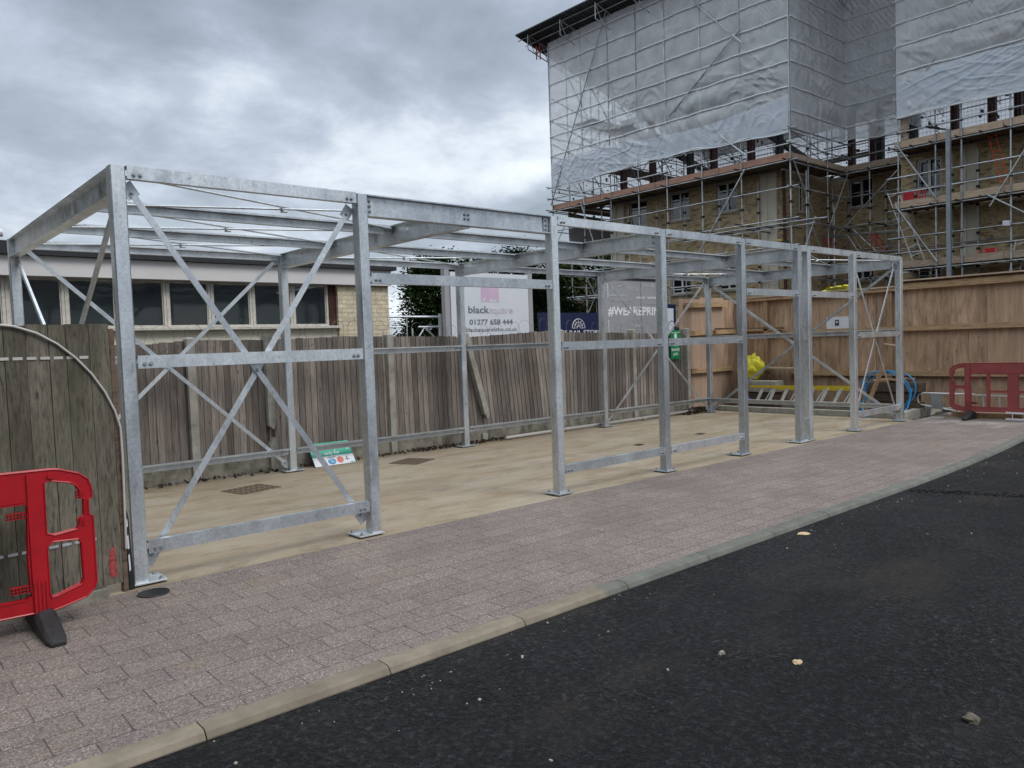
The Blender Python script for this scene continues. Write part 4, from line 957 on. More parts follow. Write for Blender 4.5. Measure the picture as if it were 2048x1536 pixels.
# ---------------------------------------------------------------- signs beyond the fence
lb = empty('company_sign', (9.2,7.0,0), 'white company sign board on two grey posts behind the back fence with a phone number', 'sign')
b = MB(); b.box(8.10,10.25,7.0,7.03,1.35,3.135); b.build('panel', M['signwhite'], lb)
for x0 in (7.96,10.27): b = MB(); b.box(x0,x0+.12,7.01,7.13,-.1,3.24); b.build('sign_post', M['cladding'], lb)
text('black', .205, (8.53,6.995,2.295), FACE_Y, M['ink_grey'], lb, fit=.56, bold=.003)
text('square', .205, (9.105,6.995,2.295), FACE_Y, M['ink_pale'], lb, fit=.66, bold=.002)
text('01277 658 444', .150, (8.56,6.995,2.055), FACE_Y, M['ink_grey'], lb, fit=1.20, bold=.003)
text('blacksquarelitho.co.uk', .125, (8.45,6.995,1.905), FACE_Y, M['ink_grey'], lb, fit=1.42, bold=.0)
b = MB(); b.prism([(8.89,2.53),(9.39,2.53),(9.38,2.94),(9.20,2.98),(8.90,2.95)], lambda u, v, w_: (u,6.999-w_*.002,v), 1.0); b.build('pink_square', M['ink_pink'], lb)
b = MB(); b.prism([(8.93,2.55),(8.97,2.62),(9.02,2.55)], lambda u, v, w_: (u,6.997-w_*.002,v), 1.0); b.prism([(9.10,2.535),(9.18,2.60),(9.25,2.56),(9.30,2.59),(9.34,2.535)], lambda u, v, w_: (u,6.997-w_*.002,v), 1.0); b.build('pink_highlight', M['signwhite'], lb)
nv = empty('navy_hoarding', (14.5,8.15,0), 'navy blue panelled hoarding lettered THE RAIL STORE beyond the back fence', 'hoarding')
for a, c, z in ((11.62,13.9,2.37),(13.905,16.0,2.45),(16.005,17.15,2.62)): b = MB(); b.box(a,c,8.15,8.19,0,z); b.build('panel', M['navy'], nv)
text('THE RAIL STORE', .15, (12.2,8.145,1.815), FACE_Y, M['ink_white'], nv, fit=1.68, bold=.001)
b = MB(); cx, cz = 13.03, 1.975
def arcpts(r_, a0=0, a1=180, n=24): return [(cx+r_*math.cos(R(a0+(a1-a0)*i/n)),8.143,cz+r_*math.sin(R(a0+(a1-a0)*i/n))) for i in range(n+1)]
b.tube(arcpts(.235), .009, 6); b.tube(arcpts(.155), .006, 6); b.tube(arcpts(.05), .008, 6)
for i in range(7): a = R(i*30); b.tube([(cx+.07*math.cos(a),8.143,cz+.07*math.sin(a)),(cx+.232*math.cos(a),8.143,cz+.232*math.sin(a))], .006, 6)
b.build('fan_emblem', M['ink_white'], nv)
gs = empty('print_sign', (15.2,8.0,0), 'large grey sign of printing words with #WEAREPRINT in white beyond the back fence', 'sign')
b = MB(); b.box(13.90,16.45,8.0,8.03,1.2,3.245); b.build('panel', M['signgrey'], gs)
b = MB(); b.box(13.88,16.5,7.98,8.05,3.247,3.30); b.build('top_rail', M['black_felt'], gs)
b = MB(); b.box(15.375,15.395,7.994,7.999,1.3,3.24); b.build('panel_joint', M['ink_grey'], gs)
Yg = 7.996
text('#WEAREPRINT', .32, (14.02,Yg,2.30), FACE_Y, M['ink_white'], gs, fit=2.42, bold=.010, shear=.06)
text('Posters', .18, (14.86,Yg,2.965), FACE_Y, M['ink_soft'], gs, fit=.53)
text('Site Boards', .17, (15.43,Yg,3.08), FACE_Y, M['ink_soft'], gs, fit=.95)
text('Brochures', .24, (14.5,Yg,1.93), FACE_Y, M['ink_faint'], gs, fit=1.0)
text('Printing', .17, (14.25,Yg,3.10), FACE_Y, M['ink_faint'], gs, fit=.45)
text('Flyers', .18, (14.72,Yg,2.10), FACE_Y, M['ink_faint'], gs, fit=.5)
for s_, x, z, wd_, m in (('Leaflet Printing',14.08,2.80,.70,'ink_soft'),('Business Cards',15.20,2.76,.36,'ink_white'),('Labels Banners',15.66,2.76,.60,'ink_white'),('Stationery',15.16,2.47,.26,'ink_soft'),('Magazines',14.28,1.67,.24,'ink_white'),('Canvas Art',14.36,3.06,.34,'ink_soft'),('Exhibitions',15.15,1.98,.24,'ink_white'),('Menus',15.20,1.76,.16,'ink_white'),('Large Format',14.45,2.50,.32,'ink_faint'),('Envelopes',15.55,2.60,.66,'ink_faint'),('Catalogues',14.1,2.68,.9,'ink_faint')):
    text(s_, .08, (x,Yg,z), FACE_Y, M[m], gs, fit=wd_, bold=.003)
for z0, z1 in ((2.78,3.22),(1.45,2.16)):
    b = MB(); z = z0
    while z < z1: b.box(14.01,14.045,Yg-.001,Yg+.002,z,z+.05); z += .075
    b.build('vertical_print', M['ink_white'], gs)
ws = empty('white_board', (16.7,8.08,0), 'white sign board standing between the grey sign and the navy hoarding', 'sign')
b = MB(); b.box(16.46,16.92,8.06,8.09,1.2,2.50); b.build('panel', M['signwhite'], ws)
b = MB(); b.tube([(16.62,8.055,1.9),(16.70,8.055,2.08),(16.80,8.055,2.14),(16.90,8.055,2.12)], .008, 6); b.tube([(16.60,8.055,1.95),(16.75,8.055,1.80),(16.9,8.055,1.78)], .006, 6); b.build('dark_motif', M['ink'], ws)
ga = empty('assembly_sign', (11.9,4.22,1.2), 'green fire assembly point sign fixed at the right end of the back fence', 'sign')
b = MB(); b.box(11.735,12.055,4.262,4.270,1.185,1.79); b.build('panel', M['green'], ga)
b = MB(); b.box(11.745,12.045,4.258,4.2615,1.535,1.78); b.build('upper_panel', M['green'], ga)
b = MB(); b.prism([(11.86,1.59),(11.93,1.59),(11.94,1.68),(11.915,1.72),(11.875,1.72),(11.85,1.68)], lambda u, v, w_: (u,4.2575-w_*.002,v), 1.0)
for dx in (-.055,.0,.055): b.tube([(11.895+dx,4.2575,1.735),(11.895+dx,4.2545,1.735)], .014, 10)
for dx, dz in ((-.12,.05),(.12,.05),(-.12,-.13),(.12,-.13)): b.prism([(11.895+dx-.02,1.70+dz),(11.895+dx+.02,1.70+dz),(11.895+dx-(.02 if dx > 0 else -.02),1.70+dz-(.03 if dz > 0 else -.03))], lambda u, v, w_: (u,4.2575-w_*.002,v), 1.0)
b.build('figures', M['ink_white'], ga)
for s_, z in (('Fire',1.45),('assembly',1.355),('point',1.26)): text(s_, .10, (11.895,4.2605,z), FACE_Y, M['ink_white'], ga, align='CENTER', fit={'Fire':.12,'assembly':.27,'point':.16}[s_], bold=.001)
tg = empty('tubular_gate', (6.8,7.4,0), 'galvanised tubular gate with diagonal struts between the workshop and the conifers', 'gate')
b = MB(); b.tube([(6.56,7.4,2.24),(8.06,7.4,2.235)], .022, 8); b.tube([(8.10,7.4,0),(8.10,7.4,2.30)], .035, 8); b.tube([(6.55,7.4,0),(6.55,7.4,2.28)], .03, 8)
b.tube([(6.56,7.4,2.03),(7.16,7.4,2.03)], .018, 8); b.tube([(7.55,7.4,2.03),(8.08,7.4,2.03)], .018, 8); b.tube([(7.05,7.4,2.02),(6.70,7.4,1.70)], .018, 8); b.tube([(7.70,7.4,2.02),(8.08,7.4,1.70)], .018, 8); b.tube([(7.70,7.4,2.02),(7.5,7.4,1.76)], .014, 8)
b.tube([(7.27,7.4,1.2),(7.27,7.4,2.23)], .012, 6); b.tube([(7.4,7.4,1.2),(7.4,7.4,2.0)], .018, 6); b.tube([(6.75,7.4,1.78),(7.0,7.4,1.78)], .012, 6); b.tube([(7.5,7.4,1.79),(8.1,7.4,1.79)], .012, 6)
b.build('bars', M['galv_dull'], tg, smooth=True)

# ---------------------------------------------------------------- trees
def tree(name, x, y, h, rad, m, label, seed, kind='cone', n=90, per=60, leaf=.10, z0=.3, group='trees beyond the fence'):
    rng = random.Random(seed); g_ = empty(name, (x,y,0), label, 'tree', group)
    b = MB(); b.tube([(x,y,-.1),(x+.03,y,h*.4),(x-.02,y,h*.88)], [rad*.09+.03, rad*.06+.02, .015], 8)
    for i in range(9):
        z = h*(.2+.07*i); a = rng.uniform(0,6.28); L = rad*(.85-.07*i); b.tube([(x,y,z),(x+L*.5*math.cos(a),y+L*.5*math.sin(a),z+.1),(x+L*math.cos(a),y+L*math.sin(a),z+.02)], [.03,.018,.006], 5)
    b.build('trunk', M['bark'], g_, smooth=True)
    b = MB()
    for i in range(n):
        f = rng.random()**.8; z = z0+(h-z0)*f
        pr = (1-f)**.62*(.55+.45*min(1,f*5)) if kind == 'cone' else math.sqrt(max(0,1-(2*f-1)**2))
        r_ = rad*pr*(.55+.5*rng.random()**.5)*(1+.25*math.sin(7*f+seed)); a = rng.uniform(0,6.28)
        cx, cy = x+r_*math.cos(a), y+r_*math.sin(a); cs = rad*rng.uniform(.07,.19)
        for j in range(per):
            p = Vector((cx+rng.gauss(0,cs),cy+rng.gauss(0,cs),z+rng.gauss(0,cs*.62)))
            out = Vector((p.x-x,p.y-y,0)); out = out.normalized() if out.length > .01 else Vector((1,0,0))
            d = (out+Vector((rng.gauss(0,.6),rng.gauss(0,.6),rng.uniform(-.5,.9)))).normalized(); s_ = d.cross(Vector((rng.gauss(0,1),rng.gauss(0,1),1))).normalized(); L = leaf*rng.uniform(.6,1.5)
            b.add([p-s_*L*.22, p+d*L*.5-s_*L*.3, p+d*L*1.25, p+d*L*.5+s_*L*.3, p+s_*L*.12], [(0,1,2,3,4)])
    b.build('crown', m, g_); return g_
tree('conifer', 12.75, 14.0, 4.25, 1.75, M['conifer'], 'dark bushy conifer between the workshop and the white company sign', 1, n=320, per=120, leaf=.07, z0=0)
tree('conifer', 15.5, 15.6, 4.55, 1.9, M['conifer'], 'taller dark conifer directly behind the white company sign', 2, n=170, per=115, leaf=.075, z0=0)
tree('conifer', 18.1, 16.2, 5.0, 2.1, M['conifer_dark'], 'very dark conifer right of the white company sign under the steel rafters', 3, n=200, per=120, leaf=.075, z0=0)
tree('conifer', 20.3, 16.8, 4.3, 1.9, M['conifer_dark'], 'dark conifer beside the scaffold foot behind the navy hoarding', 4, n=170, per=115, leaf=.075, z0=0)
tree('shrub', 11.35, 8.6, 2.15, .55, M['bushleaf'], 'yellow green shrub beside the navy hoarding', 5, kind='round', n=60, per=40, leaf=.06, z0=.8)
tree('deciduous_tree', 35.5, 28.0, 7.2, 3.4, M['treeleaf'], 'distant leafy tree seen through the scaffold above the navy hoarding', 6, kind='round', n=150, per=50, leaf=.26, z0=2.2)
rh = empty('brick_house', (41,33,0), 'small distant orange brick house seen through the scaffold tubes', 'house')
b = MB(); b.box(36,46,32,40,-.1,4.3); b.build('wall', M['brick_red'], rh)
b = MB(); b.prism([(31.4,4.3),(40.6,4.3),(36,6.6)], lambda u, v, w_: (35.6+w_*10.8,u,v), 1.0); b.build('roof', M['brick_dark'], rh)
b = MB(); b.box(39.2,40.6,31.9,32.02,2.0,3.5); b.build('window', M['glass'], rh)
b = MB(); rng = random.Random(33); vs = []
for i in range(90):
    x = -40+i*3.0+rng.uniform(-1,1); y = 70+rng.uniform(-6,6); r_ = rng.uniform(1.6,3.0); hz = rng.uniform(2.0,4.2)
    for j in range(70):
        p = Vector((x+rng.gauss(0,r_*.5),y+rng.gauss(0,r_*.5),max(.1,abs(rng.gauss(hz*.5,hz*.32))))); L = rng.uniform(.3,.7)
        d = Vector((rng.gauss(0,1),rng.gauss(0,1),rng.gauss(0,1))).normalized(); s_ = d.cross(Vector((.3,.2,1))).normalized(); b.add([p-s_*L*.3,p+d*L,p+s_*L*.3],[(0,1,2)])
for i in range(62):  # unseen trees added left of the frame to darken reflections on the steel
    x, y = (-14+rng.uniform(-1.5,1.5), -26+i*1.15) if i < 42 else (-14+(i-42)*.62, 22.5+rng.uniform(-1.5,1.5)); r_ = rng.uniform(1.8,2.6); hz = rng.uniform(9,12)
    for j in range(220):
        p = Vector((x+rng.gauss(0,r_*.5),y+rng.gauss(0,r_*.5),rng.uniform(.1,hz))); L = rng.uniform(.6,1.2)
        d = Vector((rng.gauss(0,1),rng.gauss(0,1),rng.gauss(0,1))).normalized(); s_ = d.cross(Vector((.3,.2,1))).normalized(); b.add([p-s_*L*.4,p+d*L,p+s_*L*.4],[(0,1,2)])
o = b.build('hedgerow_and_unseen_trees', M['treeleaf']); o['kind'] = 'stuff'

# ---------------------------------------------------------------- brick building
bd = empty('brick_building', (24.6,10,0), 'tall yellow brick building with white windows and pale stone strips wrapped in scaffolding', 'building')
def xwall(x, d, y0, y1, z0, z1, holes, m, name='wall'):
    b = MB(); b.add(*plate([(y0,z0),(y1,z0),(y1,z1),(y0,z1)], [[(a,p),(c,p),(c,q),(a,q)] for a, c, p, q in holes], d, lambda u, v, w_: (x+d/2+w_,u,v))); return b.build(name, m, bd)
def ywall(y, d, x0, x1, z0, z1, holes, m, name='wall'):
    b = MB(); b.add(*plate([(x0,z0),(x1,z0),(x1,z1),(x0,z1)], [[(a,p),(c,p),(c,q),(a,q)] for a, c, p, q in holes], d, lambda u, v, w_: (u,y+d/2+w_,v))); return b.build(name, m, bd)
def win(fn, a, c, z0, z1):
    """two light casement; fn(u, v, w) maps width, height, depth"""
    b = MB(); t_ = .055
    def bx(u0,u1,v0,v1,w0=.07,w1=.13): b.prism([(u0,v0),(u1,v0),(u1,v1),(u0,v1)], lambda u, v, w_: fn(u,v,w0+w_*(w1-w0)), 1.0)
    m_ = (a+c)/2; zm = z0+(z1-z0)*.52
    bx(a,a+t_,z0,z1); bx(c-t_,c,z0,z1); bx(a+t_,c-t_,z0,z0+t_); bx(a+t_,c-t_,z1-t_,z1); bx(m_-.04,m_+.04,z0+t_,z1-t_)
    bx(a+t_,m_-.04,zm-.012,zm+.012,.075,.125); bx(m_+.04,c-t_,zm-.012,zm+.012,.075,.125)
    o = b.build('window', M['frame_white'], bd)
    b = MB(); 
    for u0, u1 in ((a+t_,m_-.04),(m_+.04,c-t_)):
        for v0, v1 in ((z0+t_,zm-.012),(zm+.012,z1-t_)): b.prism([(u0,v0),(u1,v0),(u1,v1),(u0,v1)], lambda u, v, w_: fn(u,v,.095+w_*.006), 1.0)
    b.build('pane', M['glass'], o)
    b = MB(); b.prism([(a-.12,z0-.085),(c+.12,z0-.085),(c+.12,z0-.003),(a-.12,z0-.003)], lambda u, v, w_: fn(u,v,-.06+.125*w_), 1.0); b.build('sill', M['sill'], o)
mh = [(10.76,11.65),(12.92,13.86),(15.06,16.0)]
lv = [(.9,2.1),(3.45,4.62),(6.42,7.52)]
xwall(24.6,.3,8.9,16.95,-.1,7.58,[(a,c,p,q) for a, c in mh for p, q in lv],M['brick_yellow'])
for a, c in mh:
    for p, q in lv: win(lambda u, v, w_: (24.6+w_,u,v), a, c, p, q)
    b = MB(); b.box(24.56,24.599,a-.45,c+.45,4.63,4.80); b.build('lintel_band', M['stone'], bd)
ywall(8.9,.3,24.905,28.5,-.1,7.58,[(25.72,26.19,p,q) for p, q in ((.9,2.1),(3.3,4.5),(6.18,7.3))],M['brick_yellow'])
for p, q in ((.9,2.1),(3.3,4.5),(6.18,7.3)): win(lambda u, v, w_: (u,8.9+w_,v), 25.72, 26.19, p, q)
xwall(28.5,.3,5.2,8.895,-.1,7.58,[(7.37,8.29,p,q) for p, q in ((.9,2.1),(3.62,4.68),(6.45,7.50))],M['brick_yellow'])
for p, q in ((.9,2.1),(3.62,4.68),(6.45,7.50)): win(lambda u, v, w_: (28.5+w_,u,v), 7.37, 8.29, p, q)
rw = [(4.22,5.0,2.85,4.02),(4.22,5.0,6.15,7.35),(1.0,1.9,2.85,4.02),(1.0,1.9,6.15,7.35)]
xwall(26.4,.3,-10,5.5,-.1,7.58,rw,M['brick_yellow'])
for a, c, p, q in rw: win(lambda u, v, w_: (26.4+w_,u,v), a, c, p, q)
ywall(5.2,.29,26.705,28.5,-.1,7.58,[],M['brick_yellow'])
for x, y0, y1 in ((24.6,9.08,9.70),(24.6,16.25,17.0),(26.4,3.13,3.63)):
    b = MB(); b.box(x-.09,x-.001,y0,y1,-.1,7.50); b.box(x-.14,x-.091,y0+.42*(y1-y0)+.1,y1-.02,-.1,7.50); b.build('stone_strip', M['stone'], bd)
for z in (7.50,): 
    for x, y0, y1 in ((24.6,8.9,16.95),(26.4,-10,5.5)): b = MB(); b.box(x-.12,x-.001,y0,y1,7.505,7.60); b.build('cornice', M['sill'], bd)
b = MB(); b.tube([(24.55,8.8,0),(24.55,8.8,7.5)], .055, 10); b.build('downpipe', M['steel_red'], bd)
b = MB(); b.box(24.65,34,8.95,16.9,7.60,7.72); b.box(28.55,34,5.6,8.94,7.60,7.72); b.box(26.45,34,-10,5.59,7.60,7.72); b.build('floor_slab', M['conc'], bd)
b = MB(); b.box(24.75,24.8,9.0,16.8,7.72,8.02); b.box(26.5,26.55,-10,5.4,7.72,8.02); b.build('membrane', M['membrane'], bd)
for i, (x, y) in enumerate([(25.0,9.2),(25.0,10.35),(25.0,12.0),(25.0,13.1),(25.0,15.0),(25.0,16.6),(27.0,5.3),(27.0,4.0),(27.0,2.9),(27.0,1.9),(27.0,.3),(28.8,8.3),(28.8,7.2),(28.8,6.1),(30,16.6),(30,12),(30,8),(30,3),(33.8,16.6),(33.8,12),(33.8,8),(33.8,3)]):
    b = MB(); top = 10.9-.2*(x-25)
    b.box(x-.11,x+.11,y-.11,y-.09,7.72,top); b.box(x-.11,x+.11,y+.09,y+.11,7.72,top); b.box(x-.008,x+.008,y-.089,y+.089,7.72,top); b.build('steel_column', M['steel_red'] if i % 3 else M['steel_dark'], bd)
for (p, q) in (((25,9.2),(25,16.6)),((27,.3),(27,5.3)),((28.8,6.1),(28.8,8.3)),((25,12.0),(33.8,12.0)),((25,16.6),(33.8,16.6)),((27,3),(33.8,3))):
    b = MB(); b.bar((p[0],p[1],11.02-.2*(p[0]-25)),(q[0],q[1],11.02-.2*(q[0]-25)),.2,.24); b.build('steel_beam', M['steel_dark'], bd)

# ---------------------------------------------------------------- scaffold
sc_ = empty('scaffold', (23.2,10,0), 'tube scaffold with boarded lifts, temporary roof and translucent sheeting round the brick building', 'scaffold')
RT = .0242
def roofz(x): return 15.32-.253*(x-22.2)
count = {}
overflow = {}
def part(name, mb, m, cap=98, smooth=False, label=None):
    count[name] = count.get(name, 0)+1
    if count[name] > cap:
        mats = tuple(m) if isinstance(m, (list, tuple)) else (m,)
        if name not in overflow: overflow[name] = (MB(), mats)
        ob, _ = overflow[name]; o0 = len(ob.v); ob.v += mb.v; ob.f += [tuple(i+o0 for i in f) for f in mb.f]; ob.m += [min(i, len(mats)-1) for i in mb.m]; return None
    o = mb.build(name, m, sc_, smooth=smooth)
    if label: o['label'] = label
    return o
LIFT = [1.75, 3.66, 5.62, 7.56]
def standard(x, y, z0, z1):
    b = MB(); b.tube([(x,y,z0),(x,y,z1)], RT, 8); b.cur = 1
    for z in LIFT:
        for dz in (-.06,.5,1.0):
            if z0 < z+dz < min(z1-.1, 8.3): b.box(x-.05,x+.045,y-.045,y+.045,z+dz-.04,z+dz+.035)
    b.cur = 0
    z = z0+4.3+(y*1.37) % 1.6
    if z < z1: b.tube([(x,y,z),(x,y,z+.16)], RT*1.35, 8)
    part('standard', b, [M['tube'], M['coupler']])
def hor(name, p, q, m='tube', r=RT, over=.2):
    p, q = Vector(p), Vector(q); d = (q-p).normalized(); b = MB(); b.tube([p-d*over, q+d*over], r, 8); part(name, b, M[m])
YM = [19.23,17.32,15.79,14.32,12.92,11.32,9.67,7.80]
YR = [5.06,3.92,3.17,1.84,.3,-1.2,-2.7,-4.2]
XRc = [24.9,26.1]
for y in YM: standard(23.2,y,0,roofz(23.2)-.3); standard(24.36,y+.05,0,7.3 if y < 17 else roofz(24.36)-.3)
for x in (25.9,27.6,29.4,31.2,33.0): standard(x,19.23,0,roofz(x)-.3); standard(x,17.9,0,roofz(x)-.3)
for y in (8.31,6.92,5.55): standard(27.2,y,0,roofz(27.2)-.3); standard(28.3,y-.1,0,7.3)
for x in (24.4,25.8): standard(x,7.80,0,roofz(x)-.3)
for y in YR: standard(25.1,y,0,roofz(25.1)-.3); standard(26.2,y-.1,0,7.3)
# ledgers and guard rails
for z in LIFT:
    for x, ya, yb in ((23.17,19.3,7.7),(24.36,19.3,9.1)): hor('ledger',(x,ya,z-.06),(x,yb,z-.06))
    for x, ya, yb in ((27.17,8.4,5.2),(28.3,8.4,5.4)): hor('ledger',(x,ya,z-.06),(x,yb,z-.06))
    for x, ya, yb in ((25.07,5.2,-4.3),(26.2,5.2,-4.3)): hor('ledger',(x,ya,z-.06),(x,yb,z-.06))
    hor('ledger',(23.1,7.77,z-.10),(27.3,7.77,z-.10)); hor('ledger',(23.2,19.26,z-.10),(33.0,19.26,z-.10)); hor('ledger',(23.2,17.9,z-.10),(33.0,17.9,z-.10))
    for g_ in (.5,1.0):
        hor('guard_rail',(25.06,5.2,z+g_),(25.06,-4.3,z+g_)); hor('guard_rail',(27.15,8.4,z+g_),(27.15,5.2,z+g_)) if z > 7 or g_ > .9 else None
        if z > 7 or (z < 7 and z > 5 and g_ > .9) or z < 4 and g_ > .9: hor('guard_rail',(23.16,19.3,z+g_),(23.16,7.7,z+g_)); hor('guard_rail',(23.1,7.74,z+g_),(27.3,7.74,z+g_))
        hor('guard_rail',(23.1,19.29,z+g_),(33,19.29,z+g_)) if z > 3 else None
    hor('guard_rail',(26.24,5.2,z+.75),(26.24,-4.3,z+.75)) if z < 7 else None
    for y in YM: hor('transom',(23.2,y+.12,z-.01),(24.36,y+.12,z-.01),'tube_dark',over=.3)
    for y in YR[:6]+[2.5,4.5]: hor('transom',(25.1,y+.1,z-.01),(26.2,y+.1,z-.01),'tube_dark',over=.25)
    for y in (8.2,7.6,6.92,6.2,5.6): hor('transom',(27.2,y,z-.01),(28.3,y,z-.01),'tube_dark',over=.2)
hor('ledger',(23.12,12.6,5.42),(23.12,7.0,5.42)); hor('ledger',(23.3,12.0,5.30),(23.3,7.2,5.30)); hor('ledger',(23.5,11,5.46),(23.5,6.9,5.46))
# diagonal braces
def br(p, q): hor('brace', p, q, over=.15)
br((23.12,19.2,7.9),(23.12,15.8,14.9)); br((23.12,18.3,8.85),(23.12,17.3,7.95)); br((23.12,11.8,9.1),(23.12,9.67,8.05)) if False else None
br((23.12,11.4,4.9),(23.12,9.55,7.4)); br((23.12,16.5,5.2),(23.12,17.4,7.5)); br((23.12,10.3,8.75),(23.12,9.5,8.05)); br((23.12,12.6,10.2),(23.12,9.67,12.3)); br((23.12,9.6,12.0),(23.12,11.4,13.9))
br((24.4,7.7,6.0),(23.3,7.7,7.4)); br((25.9,7.7,3.6),(24.4,7.7,5.4)); br((23.3,7.7,3.7),(24.6,7.7,5.6)); br((25.8,7.7,5.6),(27.1,7.7,7.4))
br((27.12,8.0,5.4),(27.12,6.0,7.2)); br((27.12,7.4,5.3),(27.12,5.9,3.7))
br((25.02,5.0,7.55),(25.02,3.9,5.8)); br((25.02,5.05,5.6),(25.02,3.95,3.9)); br((25.02,2.3,5.4),(25.02,1.2,7.2)); br((25.02,4.9,9.5),(25.02,3.85,7.9)); br((25.02,2.4,5.6),(25.02,.4,4.2)); br((25.02,4.8,9.0),(25.02,1.9,12.6)); br((25.02,1.9,8.8),(25.02,-1.0,12.2))
for a, c in ((24.6,25.9),(25.9,27.6),(27.6,29.4),(29.4,31.2)): br((a,19.32,1.8),(c,19.32,3.7)); br((a,19.32,5.7),(c,19.32,3.8)); br((a,19.32,9.6),(c,19.32,7.7)); br((a,19.32,9.8),(c,19.32,11.8)); br((c,19.32,11.9),(a,19.32,13.6))
br((24.36,17.9,3.7),(23.2,17.9,5.5)); br((24.36,19.32,7.5),(23.2,19.32,5.7))
# unboarded transoms sticking out, dark against the wall
for y in (10.9,10.2,9.3,8.6,8.1): hor('transom',(22.9,y,5.36),(24.5,y+.05,5.36),'tube_dark',over=.05)
# the far side of the scaffold, seen through the sheeting
for y in (18.6,16.7,14.8,12.9,11.0): standard(34.4,y,7.0,roofz(34.4)-.3); standard(31.8,y+.2,7.72,roofz(31.8)-.3)
for z in (9.2,10.2,11.2): hor('ledger',(34.35,19.2,z),(34.35,9.5,z)); hor('ledger',(23.4,19.1,z+1.2),(33,19.1,z+1.2-2.2))
for y0, y1, z0, z1 in ((18.6,16.7,8.6,10.6),(16.7,14.8,10.6,8.6),(14.8,12.9,8.6,10.6),(18.6,14.8,11.5,9.4),(12.9,11.0,10.4,8.6)): br((34.3,y0,z0),(34.3,y1,z1)); br((29.5,y0,z0+1.3),(31.8,y1,z1+1.0))
for y in (17.9,16.0,14.0): br((24.5,y,12.9),(27.5,y,9.2)); br((27.5,y,12.4),(30,y,9.0)); hor('guard_rail',(24.3,y,9.7),(33.5,y,9.7))
# boarded lifts
def deck(x0, x1, y0, y1, z):
    b = MB()
    n = max(1, round((x1-x0)/.225)); 
    for i in range(n): b.box(x0+(x1-x0)*i/n+.004,x0+(x1-x0)*(i+1)/n-.004,y0,y1,z+.012,z+.05)
    part('deck', b, M['deck'])
def toe(p, q, z, m, h=.225):
    p, q = Vector((*p,0)), Vector((*q,0)); L = (q-p).length; n = max(1, round(L/3.0))
    for i in range(n):
        a = p+(q-p)*(i/n); c = p+(q-p)*((i+1)/n-.002); b = MB(); b.bar(a+Vector((0,0,z+.012+h/2)), c+Vector((0,0,z+.012+h/2)), .038, h); part('toe_board', b, M[m])
deck(23.25,24.5,7.9,19.2,7.56); toe((23.255,19.3),(23.255,7.72),7.56,'board_red'); deck(23.25,27.2,7.83,8.8,7.562); toe((23.28,7.86),(27.2,7.86),7.56,'board_pale')
deck(27.25,28.45,5.2,8.25,7.56); toe((27.255,8.25),(27.255,5.15),7.56,'board')
deck(24.6,33,17.95,19.15,7.56); toe((23.3,19.2),(33,19.2),7.56,'board_red')
for z, m in ((7.56,'board_pale'),(5.62,'board_pale'),(3.66,'board')): deck(25.15,26.3,-4.3,5.2,z); toe((25.15,5.2),(25.15,-4.3),z,m)
b = MB(); b.box(25.12,25.15,4.76,4.98,7.80,8.5); part('end_board', b, M['board'])
deck(24.9,28.3,17.98,19.1,3.66); deck(33.6,34.5,9.5,19.1,9.6); deck(24.6,33,17.95,19.15,9.6); deck(24.6,33,17.95,19.15,11.5)
# brick guards between toe board and sheeting
def guard(p, q, z0=7.80, z1=8.62):
    p, q = Vector((*p,0)), Vector((*q,0)); b = MB(); L = (q-p).length; n = int(L/.11); d = (q-p)/n
    for i in range(n+1): c = p+d*i; b.tube([c+Vector((0,0,z0)), c+Vector((0,0,z1))], .004, 4, cap=False)
    for j in range(8): z = z0+(z1-z0)*j/7; b.tube([p+Vector((0,0,z)), q+Vector((0,0,z))], .004, 4, cap=False)
    part('mesh_guard', b, M['mesh_wire'])
for a, c in zip(YM, YM[1:]): guard((23.27,a-.06),(23.27,c+.06))
guard((23.35,7.9),(25.1,7.9)); guard((25.2,7.9),(27.0,7.9)); guard((27.27,8.1),(27.27,6.98)); guard((27.27,6.85),(27.27,5.6))
for a, c in zip(YR[:5], YR[1:5]): guard((25.17,a-.05),(25.17,c+.05))
rng = random.Random(6)       # clips, tools and bits hung on the guards
b = MB()
for i in range(60):
    run = rng.choice((0,0,1,2)); z = rng.uniform(7.85,8.5); s_ = rng.uniform(.02,.06)
    if run == 0: c = (23.22,rng.uniform(8,19),z)
    elif run == 1: c = (27.2,rng.uniform(5.5,8),z)
    else: c = (25.12,rng.uniform(.5,5),z)
    b.obox(c,(.01,0,0),(0,s_,.01),(0,0,s_*rng.uniform(.6,2)))
o = b.build('clip', M['coupler'], sc_); o['kind'] = 'stuff'
# lattice beam across the recess
def lattice(p, q, h, m, end, label=None, up=(0,0,1), r=.022, name='lattice_beam'):
    p, q, u = Vector(p), Vector(q), Vector(up); L = (q-p).length; n = max(2, round(L/.42)); b = MB()
    b.tube([p,q], r, 6); b.tube([p-u*h,q-u*h], r, 6)
    for i in range(n):
        a = p+(q-p)*(i/n); c = p+(q-p)*((i+1)/n); b.cur = 1 if end and (i in (0, n//2)) else 0
        b.tube([a-u*h*(i % 2), c-u*h*((i+1) % 2)], r*.75, 6)
        if i == 0 or (end and i == n//2): b.tube([a, a-u*h], r*.9, 6)
    b.tube([q,q-u*h], r*.9, 6); b.cur = 0
    part(name, b, m, label=label)
lattice((27.05,8.6,5.30),(27.05,5.05,5.14),.70,[M['tube'],M['red_net']],True,'red and white lattice beam crossing the recess')
lattice((27.35,8.5,5.28),(27.35,5.05,5.12),.70,[M['tube'],M['red_net']],True,'rear red and white lattice beam crossing the recess')
